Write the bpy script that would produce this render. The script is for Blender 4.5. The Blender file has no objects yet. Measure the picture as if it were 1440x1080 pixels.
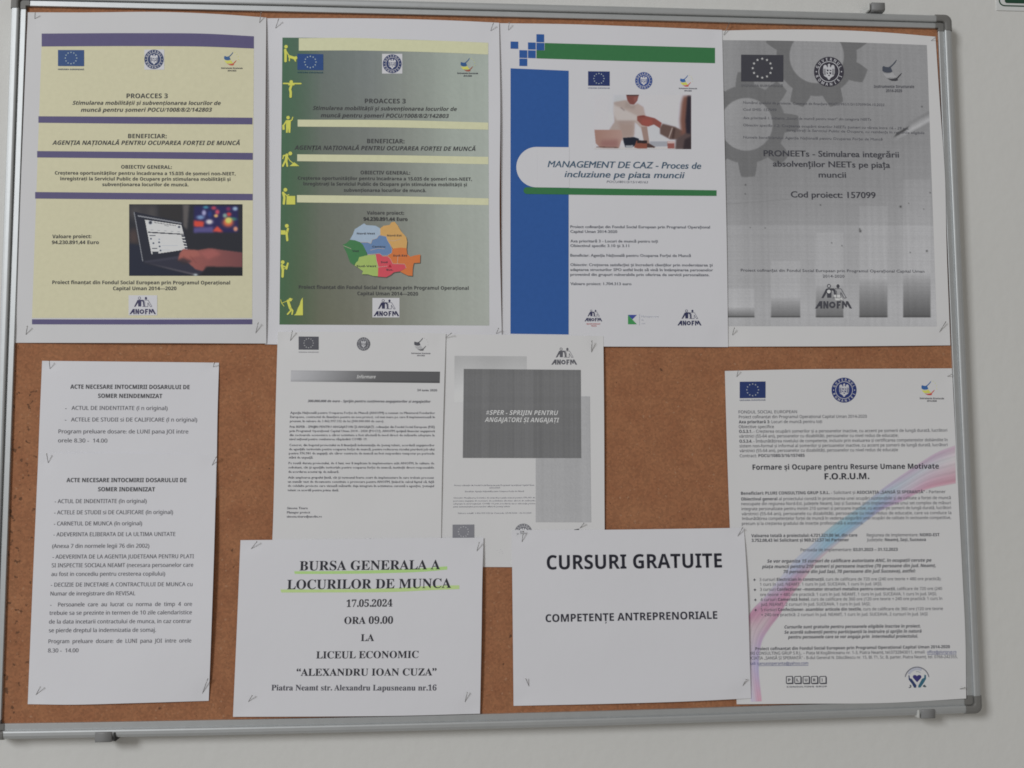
import bpy, bmesh, math, random
import numpy as np
from mathutils import Matrix, Vector
from mathutils.geometry import tessellate_polygon
random.seed(4)
S = bpy.context.scene
COL = S.collection

# ------------------------------------------------------------------ camera
# board frame: x right, y down, z into the wall, origin at the centre of the cork; world = (x, z, 1.5 - y)
R = np.array([[0.9982472486, 0.0062588736, -0.0588494444],
              [-0.0022252393, 0.9976583186, 0.0683588159],
              [0.0591394869, -0.0681080457, 0.9959235991]])
CB = np.array([-0.0440713371, 0.1062356149, -1.0115703648])
F = 1150.0
ZC = 1.5
def bw(v): return Vector((v[0], v[2], -v[1]))
cam = bpy.data.cameras.new('camera'); cam.sensor_width = 36; cam.lens = F / 1440 * 36
cam.clip_start = 0.01; cam.clip_end = 50
co = bpy.data.objects.new('camera', cam); COL.objects.link(co); S.camera = co
m = Matrix((bw(R[0]), -bw(R[1]), -bw(R[2]))).transposed().to_4x4()
m.translation = bw(CB) + Vector((0, 0, ZC)); co.matrix_world = m
S.render.resolution_x = 1024; S.render.resolution_y = 768

# ------------------------------------------------------------------ light and exposure
w = bpy.data.worlds.new('World'); S.world = w; w.use_nodes = True
w.node_tree.nodes['Background'].inputs[0].default_value = (1.0, .965, .91, 1)
w.node_tree.nodes['Background'].inputs[1].default_value = .234
def area(name, loc, target, sx, sy, power, col):
    l = bpy.data.lights.new(name, 'AREA'); l.shape = 'RECTANGLE'; l.size = sx; l.size_y = sy; l.energy = power; l.color = col
    o = bpy.data.objects.new(name, l); COL.objects.link(o); o.location = loc
    o.rotation_euler = (Vector(target) - Vector(loc)).to_track_quat('-Z', 'Y').to_euler()
area('window_light', (-4.6, -4.8, 4.1), (-.1, 0, 1.5), 1.6, 2.0, 228, (.95, .975, 1.0))
S.view_settings.view_transform = 'Standard'; S.view_settings.look = 'None'
S.view_settings.exposure = 0; S.view_settings.gamma = 1
try: S.cycles.filter_width = 1.75
except Exception: pass

# ------------------------------------------------------------------ pixel of the photograph -> point at height h (m) over the cork
def board_xy(px, py, h):
    px = np.asarray(px, float); py = np.asarray(py, float); h = np.asarray(h, float)
    d = np.stack([(px - 720) / F, (py - 540) / F, np.ones_like(px)], -1) @ R
    t = (-h - CB[2]) / d[..., 2]
    return CB[0] + d[..., 0] * t, CB[1] + d[..., 1] * t
def world(px, py, h):
    x, y = board_xy(px, py, h)
    return np.stack([x, -np.broadcast_to(h, x.shape), ZC - y], -1)

# ------------------------------------------------------------------ materials
def lin(c):
    c = np.asarray(c, float) / 255
    return np.where(c <= .04045, c / 12.92, ((c + .055) / 1.055) ** 2.4)
def albedo(rgb, px=700, py=500):
    """what the thing would be under even light: the light that falls there is taken out"""
    L = (.535 + (.435 - .535) * np.clip(np.asarray(px, float) / 1400, 0, 1)) * (1.05 - .12 * np.asarray(py, float) / 1080)
    return np.clip(lin(rgb) / (L[..., None] if np.ndim(L) else L), .008, .92)
def mat(name, col, rough=.6, metal=0, noise=0, nscale=60, bump=0, bscale=300, spec=.3, aniso=None):
    m = bpy.data.materials.new(name); m.use_nodes = True; nt = m.node_tree; b = nt.nodes['Principled BSDF']
    b.inputs['Roughness'].default_value = rough; b.inputs['Metallic'].default_value = metal
    b.inputs['Specular IOR Level'].default_value = spec
    tc = nt.nodes.new('ShaderNodeTexCoord')
    mp = nt.nodes.new('ShaderNodeMapping'); nt.links.new(tc.outputs['Object'], mp.inputs[0])
    if aniso: mp.inputs['Scale'].default_value = aniso
    n = nt.nodes.new('ShaderNodeTexNoise'); n.inputs['Scale'].default_value = nscale; n.inputs['Detail'].default_value = 4
    nt.links.new(mp.outputs[0], n.inputs['Vector'])
    mx = nt.nodes.new('ShaderNodeMix'); mx.data_type = 'RGBA'
    mx.inputs[6].default_value = (*[max(0, c * (1 - noise)) for c in col], 1)
    mx.inputs[7].default_value = (*[min(1, c * (1 + noise)) for c in col], 1)
    nt.links.new(n.outputs['Fac'], mx.inputs[0]); nt.links.new(mx.outputs[2], b.inputs['Base Color'])
    if bump:
        n2 = nt.nodes.new('ShaderNodeTexNoise'); n2.inputs['Scale'].default_value = bscale; n2.inputs['Detail'].default_value = 3
        nt.links.new(mp.outputs[0], n2.inputs['Vector'])
        bp = nt.nodes.new('ShaderNodeBump'); bp.inputs['Strength'].default_value = 1; bp.inputs['Distance'].default_value = bump
        nt.links.new(n2.outputs['Fac'], bp.inputs['Height']); nt.links.new(bp.outputs[0], b.inputs['Normal'])
    return m
PAPER = mat('paper', (.885, .88, .92), .75, noise=.02, nscale=9, bump=.00035, bscale=26, spec=.15)
PAPER_OLD = mat('copier_paper', (.88, .873, .88), .75, noise=.022, nscale=8, bump=.0004, bscale=20, spec=.15)
PAPER_DIMMED = mat('dimmed_paper', (.83, .825, .84), .75, noise=.02, nscale=9, bump=.00035, bscale=22, spec=.15)  # neutral stock, toned down to imitate weaker light away from the board's centre
_ink = {}
def ink(rgb, px=700, py=500, rough=.6):
    c = tuple(np.round(albedo(rgb, px, py), 3)); k = (c, rough)
    if k not in _ink: _ink[k] = mat('ink', c, rough, noise=.06, nscale=180, spec=.2)
    return _ink[k]
def mat_picture():
    m = bpy.data.materials.new('printed_picture'); m.use_nodes = True; nt = m.node_tree; b = nt.nodes['Principled BSDF']
    b.inputs['Roughness'].default_value = .55; b.inputs['Specular IOR Level'].default_value = .2
    a = nt.nodes.new('ShaderNodeAttribute'); a.attribute_name = 'print_colour'
    tc = nt.nodes.new('ShaderNodeTexCoord'); n = nt.nodes.new('ShaderNodeTexNoise'); n.inputs['Scale'].default_value = 500
    nt.links.new(tc.outputs['Object'], n.inputs['Vector'])
    r = nt.nodes.new('ShaderNodeMapRange'); r.inputs[3].default_value = .96; r.inputs[4].default_value = 1.04
    nt.links.new(n.outputs['Fac'], r.inputs[0])
    v = nt.nodes.new('ShaderNodeVectorMath'); v.operation = 'SCALE'
    nt.links.new(a.outputs['Color'], v.inputs[0]); nt.links.new(r.outputs[0], v.inputs['Scale'])
    nt.links.new(v.outputs[0], b.inputs['Base Color'])
    return m
PICT = mat_picture()
def mat_cork():
    m = bpy.data.materials.new('cork'); m.use_nodes = True; nt = m.node_tree; b = nt.nodes['Principled BSDF']; L = nt.links
    b.inputs['Roughness'].default_value = .95; b.inputs['Specular IOR Level'].default_value = .1
    tc = nt.nodes.new('ShaderNodeTexCoord')
    def noise(s, d=4):
        n = nt.nodes.new('ShaderNodeTexNoise'); n.inputs['Scale'].default_value = s; n.inputs['Detail'].default_value = d
        L.new(tc.outputs['Object'], n.inputs['Vector']); return n
    def ramp(src, p0, p1, c0, c1):
        r = nt.nodes.new('ShaderNodeValToRGB'); r.color_ramp.elements[0].position = p0; r.color_ramp.elements[1].position = p1
        r.color_ramp.elements[0].color = (*c0, 1); r.color_ramp.elements[1].color = (*c1, 1); L.new(src, r.inputs[0]); return r
    def mixc(fac, a, bb, mode='MIX'):
        x = nt.nodes.new('ShaderNodeMix'); x.data_type = 'RGBA'; x.blend_type = mode
        if isinstance(fac, float): x.inputs[0].default_value = fac
        else: L.new(fac, x.inputs[0])
        for k, s in ((6, a), (7, bb)):
            if isinstance(s, tuple): x.inputs[k].default_value = s
            else: L.new(s, x.inputs[k])
        return x.outputs[2]
    v = nt.nodes.new('ShaderNodeTexVoronoi'); v.inputs['Scale'].default_value = 420; L.new(tc.outputs['Object'], v.inputs['Vector'])
    sep = nt.nodes.new('ShaderNodeSeparateColor'); L.new(v.outputs['Color'], sep.inputs[0])
    big = ramp(noise(34, 5).outputs['Fac'], .3, .72, (.385, .168, .088), (.455, .212, .110))
    g = ramp(sep.outputs[0], .0, 1.0, (.87, .88, .89), (1.13, 1.11, 1.09))
    c = mixc(1.0, big.outputs[0], g.outputs[0], 'MULTIPLY')
    sp = ramp(noise(230, 2).outputs['Fac'], .655, .70, (0, 0, 0), (1, 1, 1))
    c = mixc(sp.outputs[0], c, (.50, .27, .16, 1))
    # darker holes and crumbs, denser along the worn left edge
    hn = noise(120, 2)
    sx = nt.nodes.new('ShaderNodeSeparateXYZ'); L.new(tc.outputs['Object'], sx.inputs[0])
    mr = nt.nodes.new('ShaderNodeMapRange'); mr.inputs[1].default_value = -.585; mr.inputs[2].default_value = -.515
    mr.inputs[3].default_value = .10; mr.inputs[4].default_value = 0; L.new(sx.outputs[0], mr.inputs[0])
    ad = nt.nodes.new('ShaderNodeMath'); ad.operation = 'ADD'; L.new(hn.outputs['Fac'], ad.inputs[0]); L.new(mr.outputs[0], ad.inputs[1])
    hl = ramp(ad.outputs[0], .70, .745, (0, 0, 0), (1, 1, 1))
    c = mixc(hl.outputs[0], c, (.19, .095, .055, 1))
    L.new(c, b.inputs['Base Color'])
    bp = nt.nodes.new('ShaderNodeBump'); bp.inputs['Distance'].default_value = .0006; bp.inputs['Strength'].default_value = .8
    L.new(ad.outputs[0], bp.inputs['Height']); bp.invert = True; L.new(bp.outputs[0], b.inputs['Normal'])
    return m
CORK = mat_cork()
WALL = mat('painted_wall', (.80, .793, .765), .75, noise=.03, nscale=3.2, bump=.0006, bscale=60, spec=.2)
ALU = mat('brushed_aluminium', (.60, .615, .62), .56, metal=.72, noise=.05, nscale=90, aniso=(1, 1, 1), spec=.5, bump=.00004, bscale=900)
PLAST = mat('grey_plastic', (.21, .205, .195), .5, noise=.05, nscale=60)
CLIPM = mat('clip_plastic', (.27, .27, .27), .45, noise=.05, nscale=80)
CLIPL = mat('clip_light_plastic', (.62, .62, .60), .45, noise=.05, nscale=80)
DARK = mat('dark_slot', (.05, .05, .05), .7)
STEEL = mat('steel', (.30, .29, .28), .35, metal=.75, noise=.05)
HEADM = mat('pin_head_steel', (.50, .49, .47), .3, metal=.7, noise=.05)

# ------------------------------------------------------------------ objects
def tag(o, label=None, cat=None, group=None, kind=None):
    for k, v in (('label', label), ('category', cat), ('group', group), ('kind', kind)):
        if v: o[k] = v
    return o
def empty(name, loc, label, cat, group=None):
    o = bpy.data.objects.new(name, None); COL.objects.link(o); o.location = loc; o.empty_display_size = .02
    return tag(o, label, cat, group)
def mesh_obj(name, V, faces, mats, parent=None, midx=None, smooth=True, colors=None):
    V = np.asarray(V, float)
    off = Vector(parent.location) if parent else Vector(V.mean(0))
    me = bpy.data.meshes.new(name); me.from_pydata((V - np.array(off)).tolist(), [], faces)
    for mm in mats: me.materials.append(mm)
    if midx is not None: me.polygons.foreach_set('material_index', midx)
    if smooth: me.polygons.foreach_set('use_smooth', [True] * len(me.polygons))
    if colors is not None:
        a = me.color_attributes.new('print_colour', 'FLOAT_COLOR', 'POINT')
        a.data.foreach_set('color', np.c_[colors, np.ones(len(colors))].ravel())
    me.update()
    o = bpy.data.objects.new(name, me); COL.objects.link(o)
    if parent: o.parent = parent
    else: o.location = off
    return o

# ------------------------------------------------------------------ wall
H_WALL = -.017
def wall():
    V = [(-3, -H_WALL, -.2), (3, -H_WALL, -.2), (3, -H_WALL, 3.6), (-3, -H_WALL, 3.6),
         (-3, .12, -.2), (3, .12, -.2), (3, .12, 3.6), (-3, .12, 3.6)]
    o = mesh_obj('wall', V, [(0, 1, 2, 3), (5, 4, 7, 6), (4, 0, 3, 7), (1, 5, 6, 2), (3, 2, 6, 7), (4, 5, 1, 0)], [WALL], smooth=False)
    tag(o, 'plain off-white painted wall behind the notice board', kind='structure')
wall()

# ------------------------------------------------------------------ the notice board
board = empty('notice_board', (0, 0, ZC - .45), 'wide cork notice board in a silver aluminium frame with grey plastic corners', 'notice board')
HX, HY = .582, .432
def bow(x, side):
    u = (x + HX) / (2 * HX); k = 4 * u * (1 - u)
    return (.0012 if side == 't' else .0034) * k
def mk_cork():
    n = 24; V = []; Fc = []
    for i in range(n + 1):
        x = -HX - .004 + (2 * HX + .008) * i / n
        for (y, h) in ((-HY - .004 , 0), (HY + .006, 0), (HY + .006, -.012), (-HY - .004, -.012)):
            V.append((x, -h, ZC - y))
    for i in range(n):
        a = i * 4; b = a + 4
        for k in range(4): Fc.append((a + k, a + (k + 1) % 4, b + (k + 1) % 4, b + k))
    Fc += [(0, 3, 2, 1), (n * 4, n * 4 + 1, n * 4 + 2, n * 4 + 3)]
    mesh_obj('cork_panel', V, Fc, [CORK], board, smooth=False)
mk_cork()
PROF = [(0, -.006), (0, .0026), (.0004, .0030), (.0064, .0030), (.0066, .0016), (.0074, .0016), (.0076, .0050), (.0082, .0056),
        (.0095, .0060), (.0130, .0060), (.0155, .0052), (.0168, .0036), (.0172, .0016), (.0172, -.0165), (.0150, -.0168), (.0, -.0168)]
PROF2 = [(u, .0025 if h == .0016 and u < .01 else h) for u, h in PROF]
def rail(side):
    n = 30; V = []; Fc = []; k = len(PROF); cap = .0035
    for i in range(n + 1):
        for (u, h) in (PROF if side in 'tl' else PROF2):
            if side in 'tb':
                x = -HX + cap + (2 * HX - 2 * cap) * i / n; d = bow(x, side)
                y = (-HY - u - d) if side == 't' else (HY + u + d)
            else:
                y = -HY + cap + (2 * HY - 2 * cap) * i / n
                x = (-HX - u) if side == 'l' else (HX + u)
            V.append((x, -h, ZC - y))
    for i in range(n):
        for j in range(k):
            Fc.append((i * k + j, i * k + (j + 1) % k, (i + 1) * k + (j + 1) % k, (i + 1) * k + j))
    Fc += [tuple(range(k)), tuple(reversed(range(n * k, n * k + k)))]
    o = mesh_obj('frame_rail', V, Fc, [ALU], board, smooth=False)
    bm = bmesh.new(); bm.from_mesh(o.data); bmesh.ops.recalc_face_normals(bm, faces=bm.faces); bm.to_mesh(o.data); bm.free()
for s in 'tblr': rail(s)
def corner(sx, sy):
    prof = [(u, h + (.0007 if h > -.01 else 0)) for u, h in PROF]
    W = .0180; r = .0095; V = []; Fc = []; k = len(prof); dirs = []
    dirs.append(('s', 0)); 
    for i in range(19):
        a = math.radians(90 * i / 18); dx, dy = math.cos(a), math.sin(a)
        t = W / max(dx, dy)
        # rounded square extent
        px, py = dx * t, dy * t
        if min(px, py) > W - r:
            b = dx * (W - r) + dy * (W - r); c = 2 * (W - r) ** 2 - r * r
            t = b + math.sqrt(max(0, b * b - c))
        dirs.append((dx * t / .0172, dy * t / .0172))
    rows = []
    e = .0042
    first = [(u * W / .0172, -e) for u, h in prof]; last = [(-e, u * W / .0172) for u, h in prof]
    rows.append(first)
    for d in dirs[1:]: rows.append([(u * d[0], u * d[1]) for u, h in prof])
    rows.append(last)
    for rw in rows:
        for (ax, ay), (u, h) in zip(rw, prof):
            x = sx * (HX + ax); y = sy * (HY + ay)
            V.append((x, -h, ZC - y))
    for i in range(len(rows) - 1):
        for j in range(k):
            Fc.append((i * k + j, i * k + (j + 1) % k, (i + 1) * k + (j + 1) % k, (i + 1) * k + j))
    Fc += [tuple(range(k)), tuple(reversed(range((len(rows) - 1) * k, len(rows) * k)))]
    o = mesh_obj('corner_cap', V, Fc, [PLAST], board, smooth=False)
    bm = bmesh.new(); bm.from_mesh(o.data); bmesh.ops.remove_doubles(bm, verts=bm.verts, dist=1e-6)
    bmesh.ops.recalc_face_normals(bm, faces=bm.faces); bm.to_mesh(o.data); bm.free()
for sx in (-1, 1):
    for sy in (-1, 1): corner(sx, sy)
def clip(px0, px1, py0, py1, flip):
    """a mounting bracket: ribbed barrel between frame and wall, pale end piece with a dark screw slot"""
    a = world(px0, py0, .0); b = world(px1, py1, .0)
    x0, x1 = a[0], b[0]; z1, z0 = a[2], b[2]; cz = (z0 + z1) / 2; rz = (z1 - z0) / 2
    bm = bmesh.new()
    sq = lambda v: math.copysign(abs(v) ** .28, v)
    def barrel(xa, xb, r, hy, seg=28):
        rings = []
        for x, k in ((xa, .82), (xa + .0006, 1), (xb - .0015, 1), (xb, .7)):
            rings.append([bm.verts.new((x, .0045 + hy * k * sq(math.cos(2 * math.pi * i / seg)), cz + r * k * sq(math.sin(2 * math.pi * i / seg)))) for i in range(seg)])
        for q in range(3):
            for i in range(seg):
                bm.faces.new((rings[q][i], rings[q][(i + 1) % seg], rings[q + 1][(i + 1) % seg], rings[q + 1][i]))
        bm.faces.new(rings[0]); bm.faces.new(list(reversed(rings[-1])))
    def out(nm, mt, par):
        bmesh.ops.recalc_face_normals(bm, faces=bm.faces)
        me = bpy.data.meshes.new(nm); bm.to_mesh(me); bm.clear(); me.materials.append(mt)
        me.transform(Matrix.Translation(-board.location))
        o = bpy.data.objects.new(nm, me); COL.objects.link(o); o.parent = par
        for p in me.polygons: p.use_smooth = len(p.vertices) == 4
        return o
    e = .0045
    if flip: barrel(x0, x1 - e, rz, .0125)
    else: barrel(x0 + e, x1, rz, .0125)
    bd = out('mounting_bracket', CLIPM, board)
    if flip: barrel(x1 - e + .0003, x1, rz * .9, .0115)
    else: barrel(x0, x0 + e - .0003, rz * .9, .0115)
    out('end_piece', DARK if flip else CLIPL, bd)
    return bd
clip(1217, 1242, 6.5, 19.5, False)
clip(137, 167, 1026.5, 1041, True)
clip(1286, 1312, 995, 1008, False)

# ------------------------------------------------------------------ glyphs
def mathmap(ch, U, l, d):
    if 'A' <= ch <= 'Z': return chr(U + ord(ch) - 65)
    if 'a' <= ch <= 'z': return chr(l + ord(ch) - 97)
    if ch.isdigit(): return chr(d + int(ch))
    return ch
DIA = {'ă': ('a', 'b'), 'Ă': ('A', 'b'), 'ț': ('t', 'c'), 'Ț': ('T', 'c'), 'ș': ('s', 'c'), 'Ș': ('S', 'c'), 'î': ('i', 'h'), 'Î': ('I', 'h'), 'â': ('a', 'h')}
_g = {}
def curve_np(body, off, res):
    cu = bpy.data.curves.new('glyph', 'FONT'); cu.body = body; cu.resolution_u = res; cu.offset = off
    ob = bpy.data.objects.new('glyph', cu); me = bpy.data.meshes.new_from_object(ob)
    v = np.empty(len(me.vertices) * 3); me.vertices.foreach_get('co', v); v = v.reshape(-1, 3)[:, :2]
    f = [tuple(p.vertices) for p in me.polygons]
    bpy.data.objects.remove(ob); bpy.data.meshes.remove(me); bpy.data.curves.remove(cu)
    return v, f
def conv(ch, style):
    if style == 'serif': return mathmap(ch, 0x1D400, 0x1D41A, 0x1D7CE)
    if style == 'bold': return mathmap(ch, 0x1D5D4, 0x1D5EE, 0x1D7EC)
    if style == 'noto': return mathmap(ch, 0x1D5A0, 0x1D5BA, 0x1D7E2)
    return ch
def glyph(ch, style, res):
    key = (ch, style, res)
    if key in _g: return _g[key]
    base, dia = DIA.get(ch, (ch, None))
    if style in ('sans', 'semi'): base, dia = ch, None
    g = conv(base, style)
    off = {'sans': 0.0, 'semi': .0, 'bold': 0, 'serif': 0, 'noto': 0}[style]
    if g == base and style in ('bold', 'serif') and base not in ' ': off = .016
    ref = conv('H', style); roff = off if g != base or style in ('sans', 'semi') else 0
    if base == ' ': v, f = np.zeros((0, 2)), []
    elif g == '#':
        R_ = [(.14, 0, .21, .7), (.34, 0, .41, .7)] + [(a, y, b, y + .075) for y in (.19, .44) for a, b in ((.03, .14), (.21, .34), (.41, .52))]
        v = np.array([p_ for a, b, c, d in R_ for p_ in ((a, b), (c, b), (c, d), (a, d))]); f = [tuple(range(4*k, 4*k + 4)) for k in range(len(R_))]
    elif g in '.:,' and style in ('bold', 'serif'):
        q = .075; P = [(0, 0), (2*q, 0), (2*q, 2*q), (0, 2*q)]; v = np.array(P) + (.06, 0); f = [(0, 1, 2, 3)]
        if g == ':': v = np.vstack([v, v + (0, .36)]); f.append((4, 5, 6, 7))
        if g == ',': v = np.vstack([v, [(.06 + .5*q, 0), (.06 + 2*q, 0), (.06 + .6*q, -1.8*q)]]); f.append((4, 6, 5))
    else: v, f = curve_np(g, .004 if g in '/#&@' and off else off, res)
    hh, _ = curve_np(ref * 2, 0, 1); hg, _ = curve_np(ref + g + ref, 0, 1)
    adv = (hg[:, 0].max() - hg[:, 0].min()) - (hh[:, 0].max() - hh[:, 0].min())
    if dia and len(v):
        x0, x1 = v[:, 0].min(), v[:, 0].max(); cx = (x0 + x1) / 2; top = v[:, 1].max(); k = .075 if style in ('bold', 'serif') else .05
        if dia == 'c': P = [(cx - k * .6, -.08), (cx + k, -.08), (cx + k * .9, -.15), (cx + k * .1, -.25), (cx - k * .6, -.25), (cx, -.16)]
        elif dia == 'h':
            if base == 'i': top = .55
            P = [(cx - .17, top + .06), (cx, top + .2), (cx + .17, top + .06), (cx + .09, top + .06), (cx, top + .13), (cx - .09, top + .06)]
        else: P = [(cx - .17, top + .2), (cx - .12, top + .08), (cx, top + .04), (cx + .12, top + .08), (cx + .17, top + .2), (cx + .1, top + .2), (cx, top + .12), (cx - .1, top + .2)]
        tri = tessellate_polygon([[Vector((a, b, 0)) for a, b in P]])
        n = len(v); v = np.vstack([v, P]); f = f + [tuple(n + i for i in t) for t in tri]
    _g[key] = (v, f, adv); return _g[key]
_cap = {}
def cap_of(style):
    if style not in _cap:
        v, _ = curve_np(conv('H', style), 0, 2); _cap[style] = (v[:, 1].max(), v[:, 0].min())
    return _cap[style]
def layout(runs, res, kx, just_w=None):
    """runs: [(text, style, italic)] -> verts in cap-height units (x scaled by kx)"""
    V = []; Fc = []; x = 0; n = 0; sp = []
    for txt, st, it in runs:
        c = cap_of(st)[0]
        for ch in txt:
            v, f, adv = glyph(ch, st, res)
            if ch == ' ': sp.append((len(V)))
            if len(v):
                vv = v / c
                vx = x + vv[:, 0] * kx + it * vv[:, 1] * .24
                V.append(np.c_[vx, vv[:, 1], np.full(len(vv), len(sp))]); Fc += [tuple(i + n for i in q) for q in f]; n += len(vv)
            x += adv / c * kx
    V = np.vstack(V); V[:, 0] -= V[:, 0].min()
    if just_w and len(sp):
        extra = (just_w - V[:, 0].max()) / len(sp); V[:, 0] += V[:, 2] * extra
    return V[:, :2], Fc

# ------------------------------------------------------------------ pinned sheets
def homog(src, dst):
    A = []
    for (x, y), (u, v) in zip(src, dst):
        A.append([x, y, 1, 0, 0, 0, -u * x, -u * y, -u]); A.append([0, 0, 0, x, y, 1, -v * x, -v * y, -v])
    return np.linalg.svd(np.array(A, float))[2][-1].reshape(3, 3)
def poly_at(P, t):
    P = np.array(P, float)
    if len(P) == 2: return P[0] + (P[1] - P[0]) * t[:, None]
    d = np.r_[0, np.cumsum(np.hypot(*np.diff(P, axis=0).T))]; d /= d[-1]
    # smooth through the points
    m = np.gradient(P, d, axis=0)
    i = np.clip(np.searchsorted(d, t, 'right') - 1, 0, len(P) - 2); h = (d[i + 1] - d[i]); u = (t - d[i]) / h
    u = u[:, None]; h = h[:, None]
    return (2*u**3-3*u**2+1)*P[i] + (u**3-2*u**2+u)*h*m[i] + (-2*u**3+3*u**2)*P[i+1] + (u**3-u**2)*h*m[i+1]
LAY = .00011
class Sheet:
    def __init__(s, label, top, right, bottom, left, hc, curl, seed, group, paper=PAPER, cat='notice'):
        """edges as point lists: top L->R, right T->B, bottom L->R, left T->B; hc = corner heights mm (TL,TR,BR,BL); curl = mm (L,R,T,B)"""
        s.e = (top, right, bottom, left); s.paper = paper
        s.H = homog([top[0], top[-1], bottom[-1], bottom[0]], [(0, 0), (1, 0), (1, 1), (0, 1)])
        s.hc = np.array(hc) * .001; s.curl = np.array(curl) * .001; s.seed = seed
        rs = np.random.RandomState(seed); s.ph = rs.rand(6) * 6.28; s.fr = rs.rand(6)
        cx = (top[0][0] + bottom[-1][0]) / 2; yb = (bottom[0][1] + bottom[-1][1]) / 2
        s.root = empty('paper_notice', Vector(world(cx, yb, .002).tolist()), label, cat, group)
        L0, L1 = np.array(left[0], float), np.array(left[-1], float); R0, R1 = np.array(right[0], float), np.array(right[-1], float)
        s.ul = (L0 - L1) / np.hypot(*(L0 - L1)); s.ur = (R0 - R1) / np.hypot(*(R0 - R1)); s.xl = (L0[0] + L1[0]) / 2; s.xr = (R0[0] + R1[0]) / 2
        s.lay = 0; s.sheet()
    def h(s, px, py):
        px = np.asarray(px, float); py = np.asarray(py, float)
        q = np.stack([px, py, np.ones_like(px)], -1) @ s.H.T
        a = np.clip(q[..., 0] / q[..., 2], 0, 1); b = np.clip(q[..., 1] / q[..., 2], 0, 1)
        c = s.hc; z = c[0]*(1-a)*(1-b) + c[1]*a*(1-b) + c[2]*a*b + c[3]*(1-a)*b
        sb, sa = np.sin(np.pi * b) ** .8, np.sin(np.pi * a) ** .8
        L, Rr, T, B = s.curl; p = 3.4
        z = z + L*(1-a)**p*sb + Rr*a**p*sb + T*(1-b)**p*sa + B*b**p*sa
        env = np.sin(np.pi * a) * np.sin(np.pi * b)
        z = z + .00042 * (np.sin(a*(3+3*s.fr[0])+s.ph[0]) * np.sin(b*(4+3*s.fr[1])+s.ph[1]) + .4*np.sin(a*(9+4*s.fr[2])+b*5*s.fr[3]+s.ph[2]) + .3*np.sin(b*(11+5*s.fr[4])+a*4*s.fr[5]+s.ph[4])) * (.35 + env)
        # sheet pulled in around its corner pins
        for (ca, cb) in ((.03, .03), (.97, .03), (.03, .97), (.97, .97)):
            z = z - .0007 * np.exp(-(((a-ca)/.045)**2 + ((b-cb)/.04)**2))
        return np.maximum(z, .0003)
    def pos(s, P, lay):
        P = np.asarray(P, float); hh = s.h(P[:, 0], P[:, 1]) + lay * LAY
        return world(P[:, 0], P[:, 1], hh)
    def sheet(s):
        nx, ny = 44, 50; t = np.linspace(0, 1, nx + 1); v = np.linspace(0, 1, ny + 1)
        T, Rr, B, L = s.e; PT, PB, PL, PR = poly_at(T, t), poly_at(B, t), poly_at(L, v), poly_at(Rr, v)
        a = t[None, :, None]; b = v[:, None, None]
        G = (1-b)*PT[None] + b*PB[None] + (1-a)*PL[:, None] + a*PR[:, None] - ((1-a)*(1-b)*PT[0] + a*(1-b)*PT[-1] + (1-a)*b*PB[0] + a*b*PB[-1])
        P = G.reshape(-1, 2); W = s.pos(P, 0); n = len(W); D = np.array([0, .00012, 0]); Fc = []; idx = lambda i, j: i * (nx + 1) + j
        for i in range(ny):
            for j in range(nx):
                q = (idx(i, j), idx(i+1, j), idx(i+1, j+1), idx(i, j+1)); Fc.append(q); Fc.append(tuple(n + k for k in reversed(q)))
        loop = [idx(0, j) for j in range(nx)] + [idx(i, nx) for i in range(ny)] + [idx(ny, j) for j in range(nx, 0, -1)] + [idx(i, 0) for i in range(ny, 0, -1)]
        m_ = len(loop); V = np.vstack([W, W + D, W[loop], W[loop] + D])
        for k in range(m_): Fc.append((2*n + k, 2*n + (k+1) % m_, 2*n + m_ + (k+1) % m_, 2*n + m_ + k))
        mesh_obj('sheet', V, Fc, [s.paper], s.root)
    def up(s, x):
        k = np.clip((np.asarray(x, float) - s.xl) / (s.xr - s.xl), 0, 1)[..., None]
        u = s.ul * (1 - k) + s.ur * k; return u / np.hypot(u[..., 0], u[..., 1])[..., None]
    # ---- prints
    def flush(s, name, items, parent=None, label=None):
        """items: [(P px, faces, material, layer)] joined into one printed part"""
        V = []; Fc = []; mi = []; ms = []; n = 0
        for P, f, mt, ly in items:
            if len(P) == 0: continue
            V.append(s.pos(P, ly)); Fc += [tuple(i + n for i in q) for q in f]; n += len(P)
            if mt not in ms: ms.append(mt)
            mi += [ms.index(mt)] * len(f)
        o = mesh_obj(name, np.vstack(V), Fc, ms, s.root, mi, smooth=True)
        if label: o['label'] = label
        return o
    def strip(s, top, bot, mt, ly=1, nx=None, ny=None):
        top = np.array(top, float); bot = np.array(bot, float)
        nx = nx or max(1, int(np.ptp(top[:, 0]) / 9)); ny = ny or max(1, int(abs(bot[:, 1].mean() - top[:, 1].mean()) / 9))
        t = np.linspace(0, 1, nx + 1); A = poly_at(top, t); B = poly_at(bot, t)
        P = np.vstack([A + (B - A) * (i / ny) for i in range(ny + 1)])
        f = [(i*(nx+1)+j, (i+1)*(nx+1)+j, (i+1)*(nx+1)+j+1, i*(nx+1)+j+1) for i in range(ny) for j in range(nx)]
        return (P, f, mt, ly)
    def rect(s, x0, y0, x1, y1, mt, ly=1): return s.strip([(x0, y0), (x1, y0)], [(x0, y1), (x1, y1)], mt, ly)
    def poly(s, P, mt, ly=1):
        tri = tessellate_polygon([[Vector((a, b, 0)) for a, b in P]])
        A = np.array(P, float); f = []
        for t in tri:
            p = A[list(t)]; a = (p[1]-p[0])[0]*(p[2]-p[0])[1] - (p[1]-p[0])[1]*(p[2]-p[0])[0]
            f.append(tuple(t) if a < 0 else tuple(reversed(t)))
        return (A, f, mt, ly)
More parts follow.
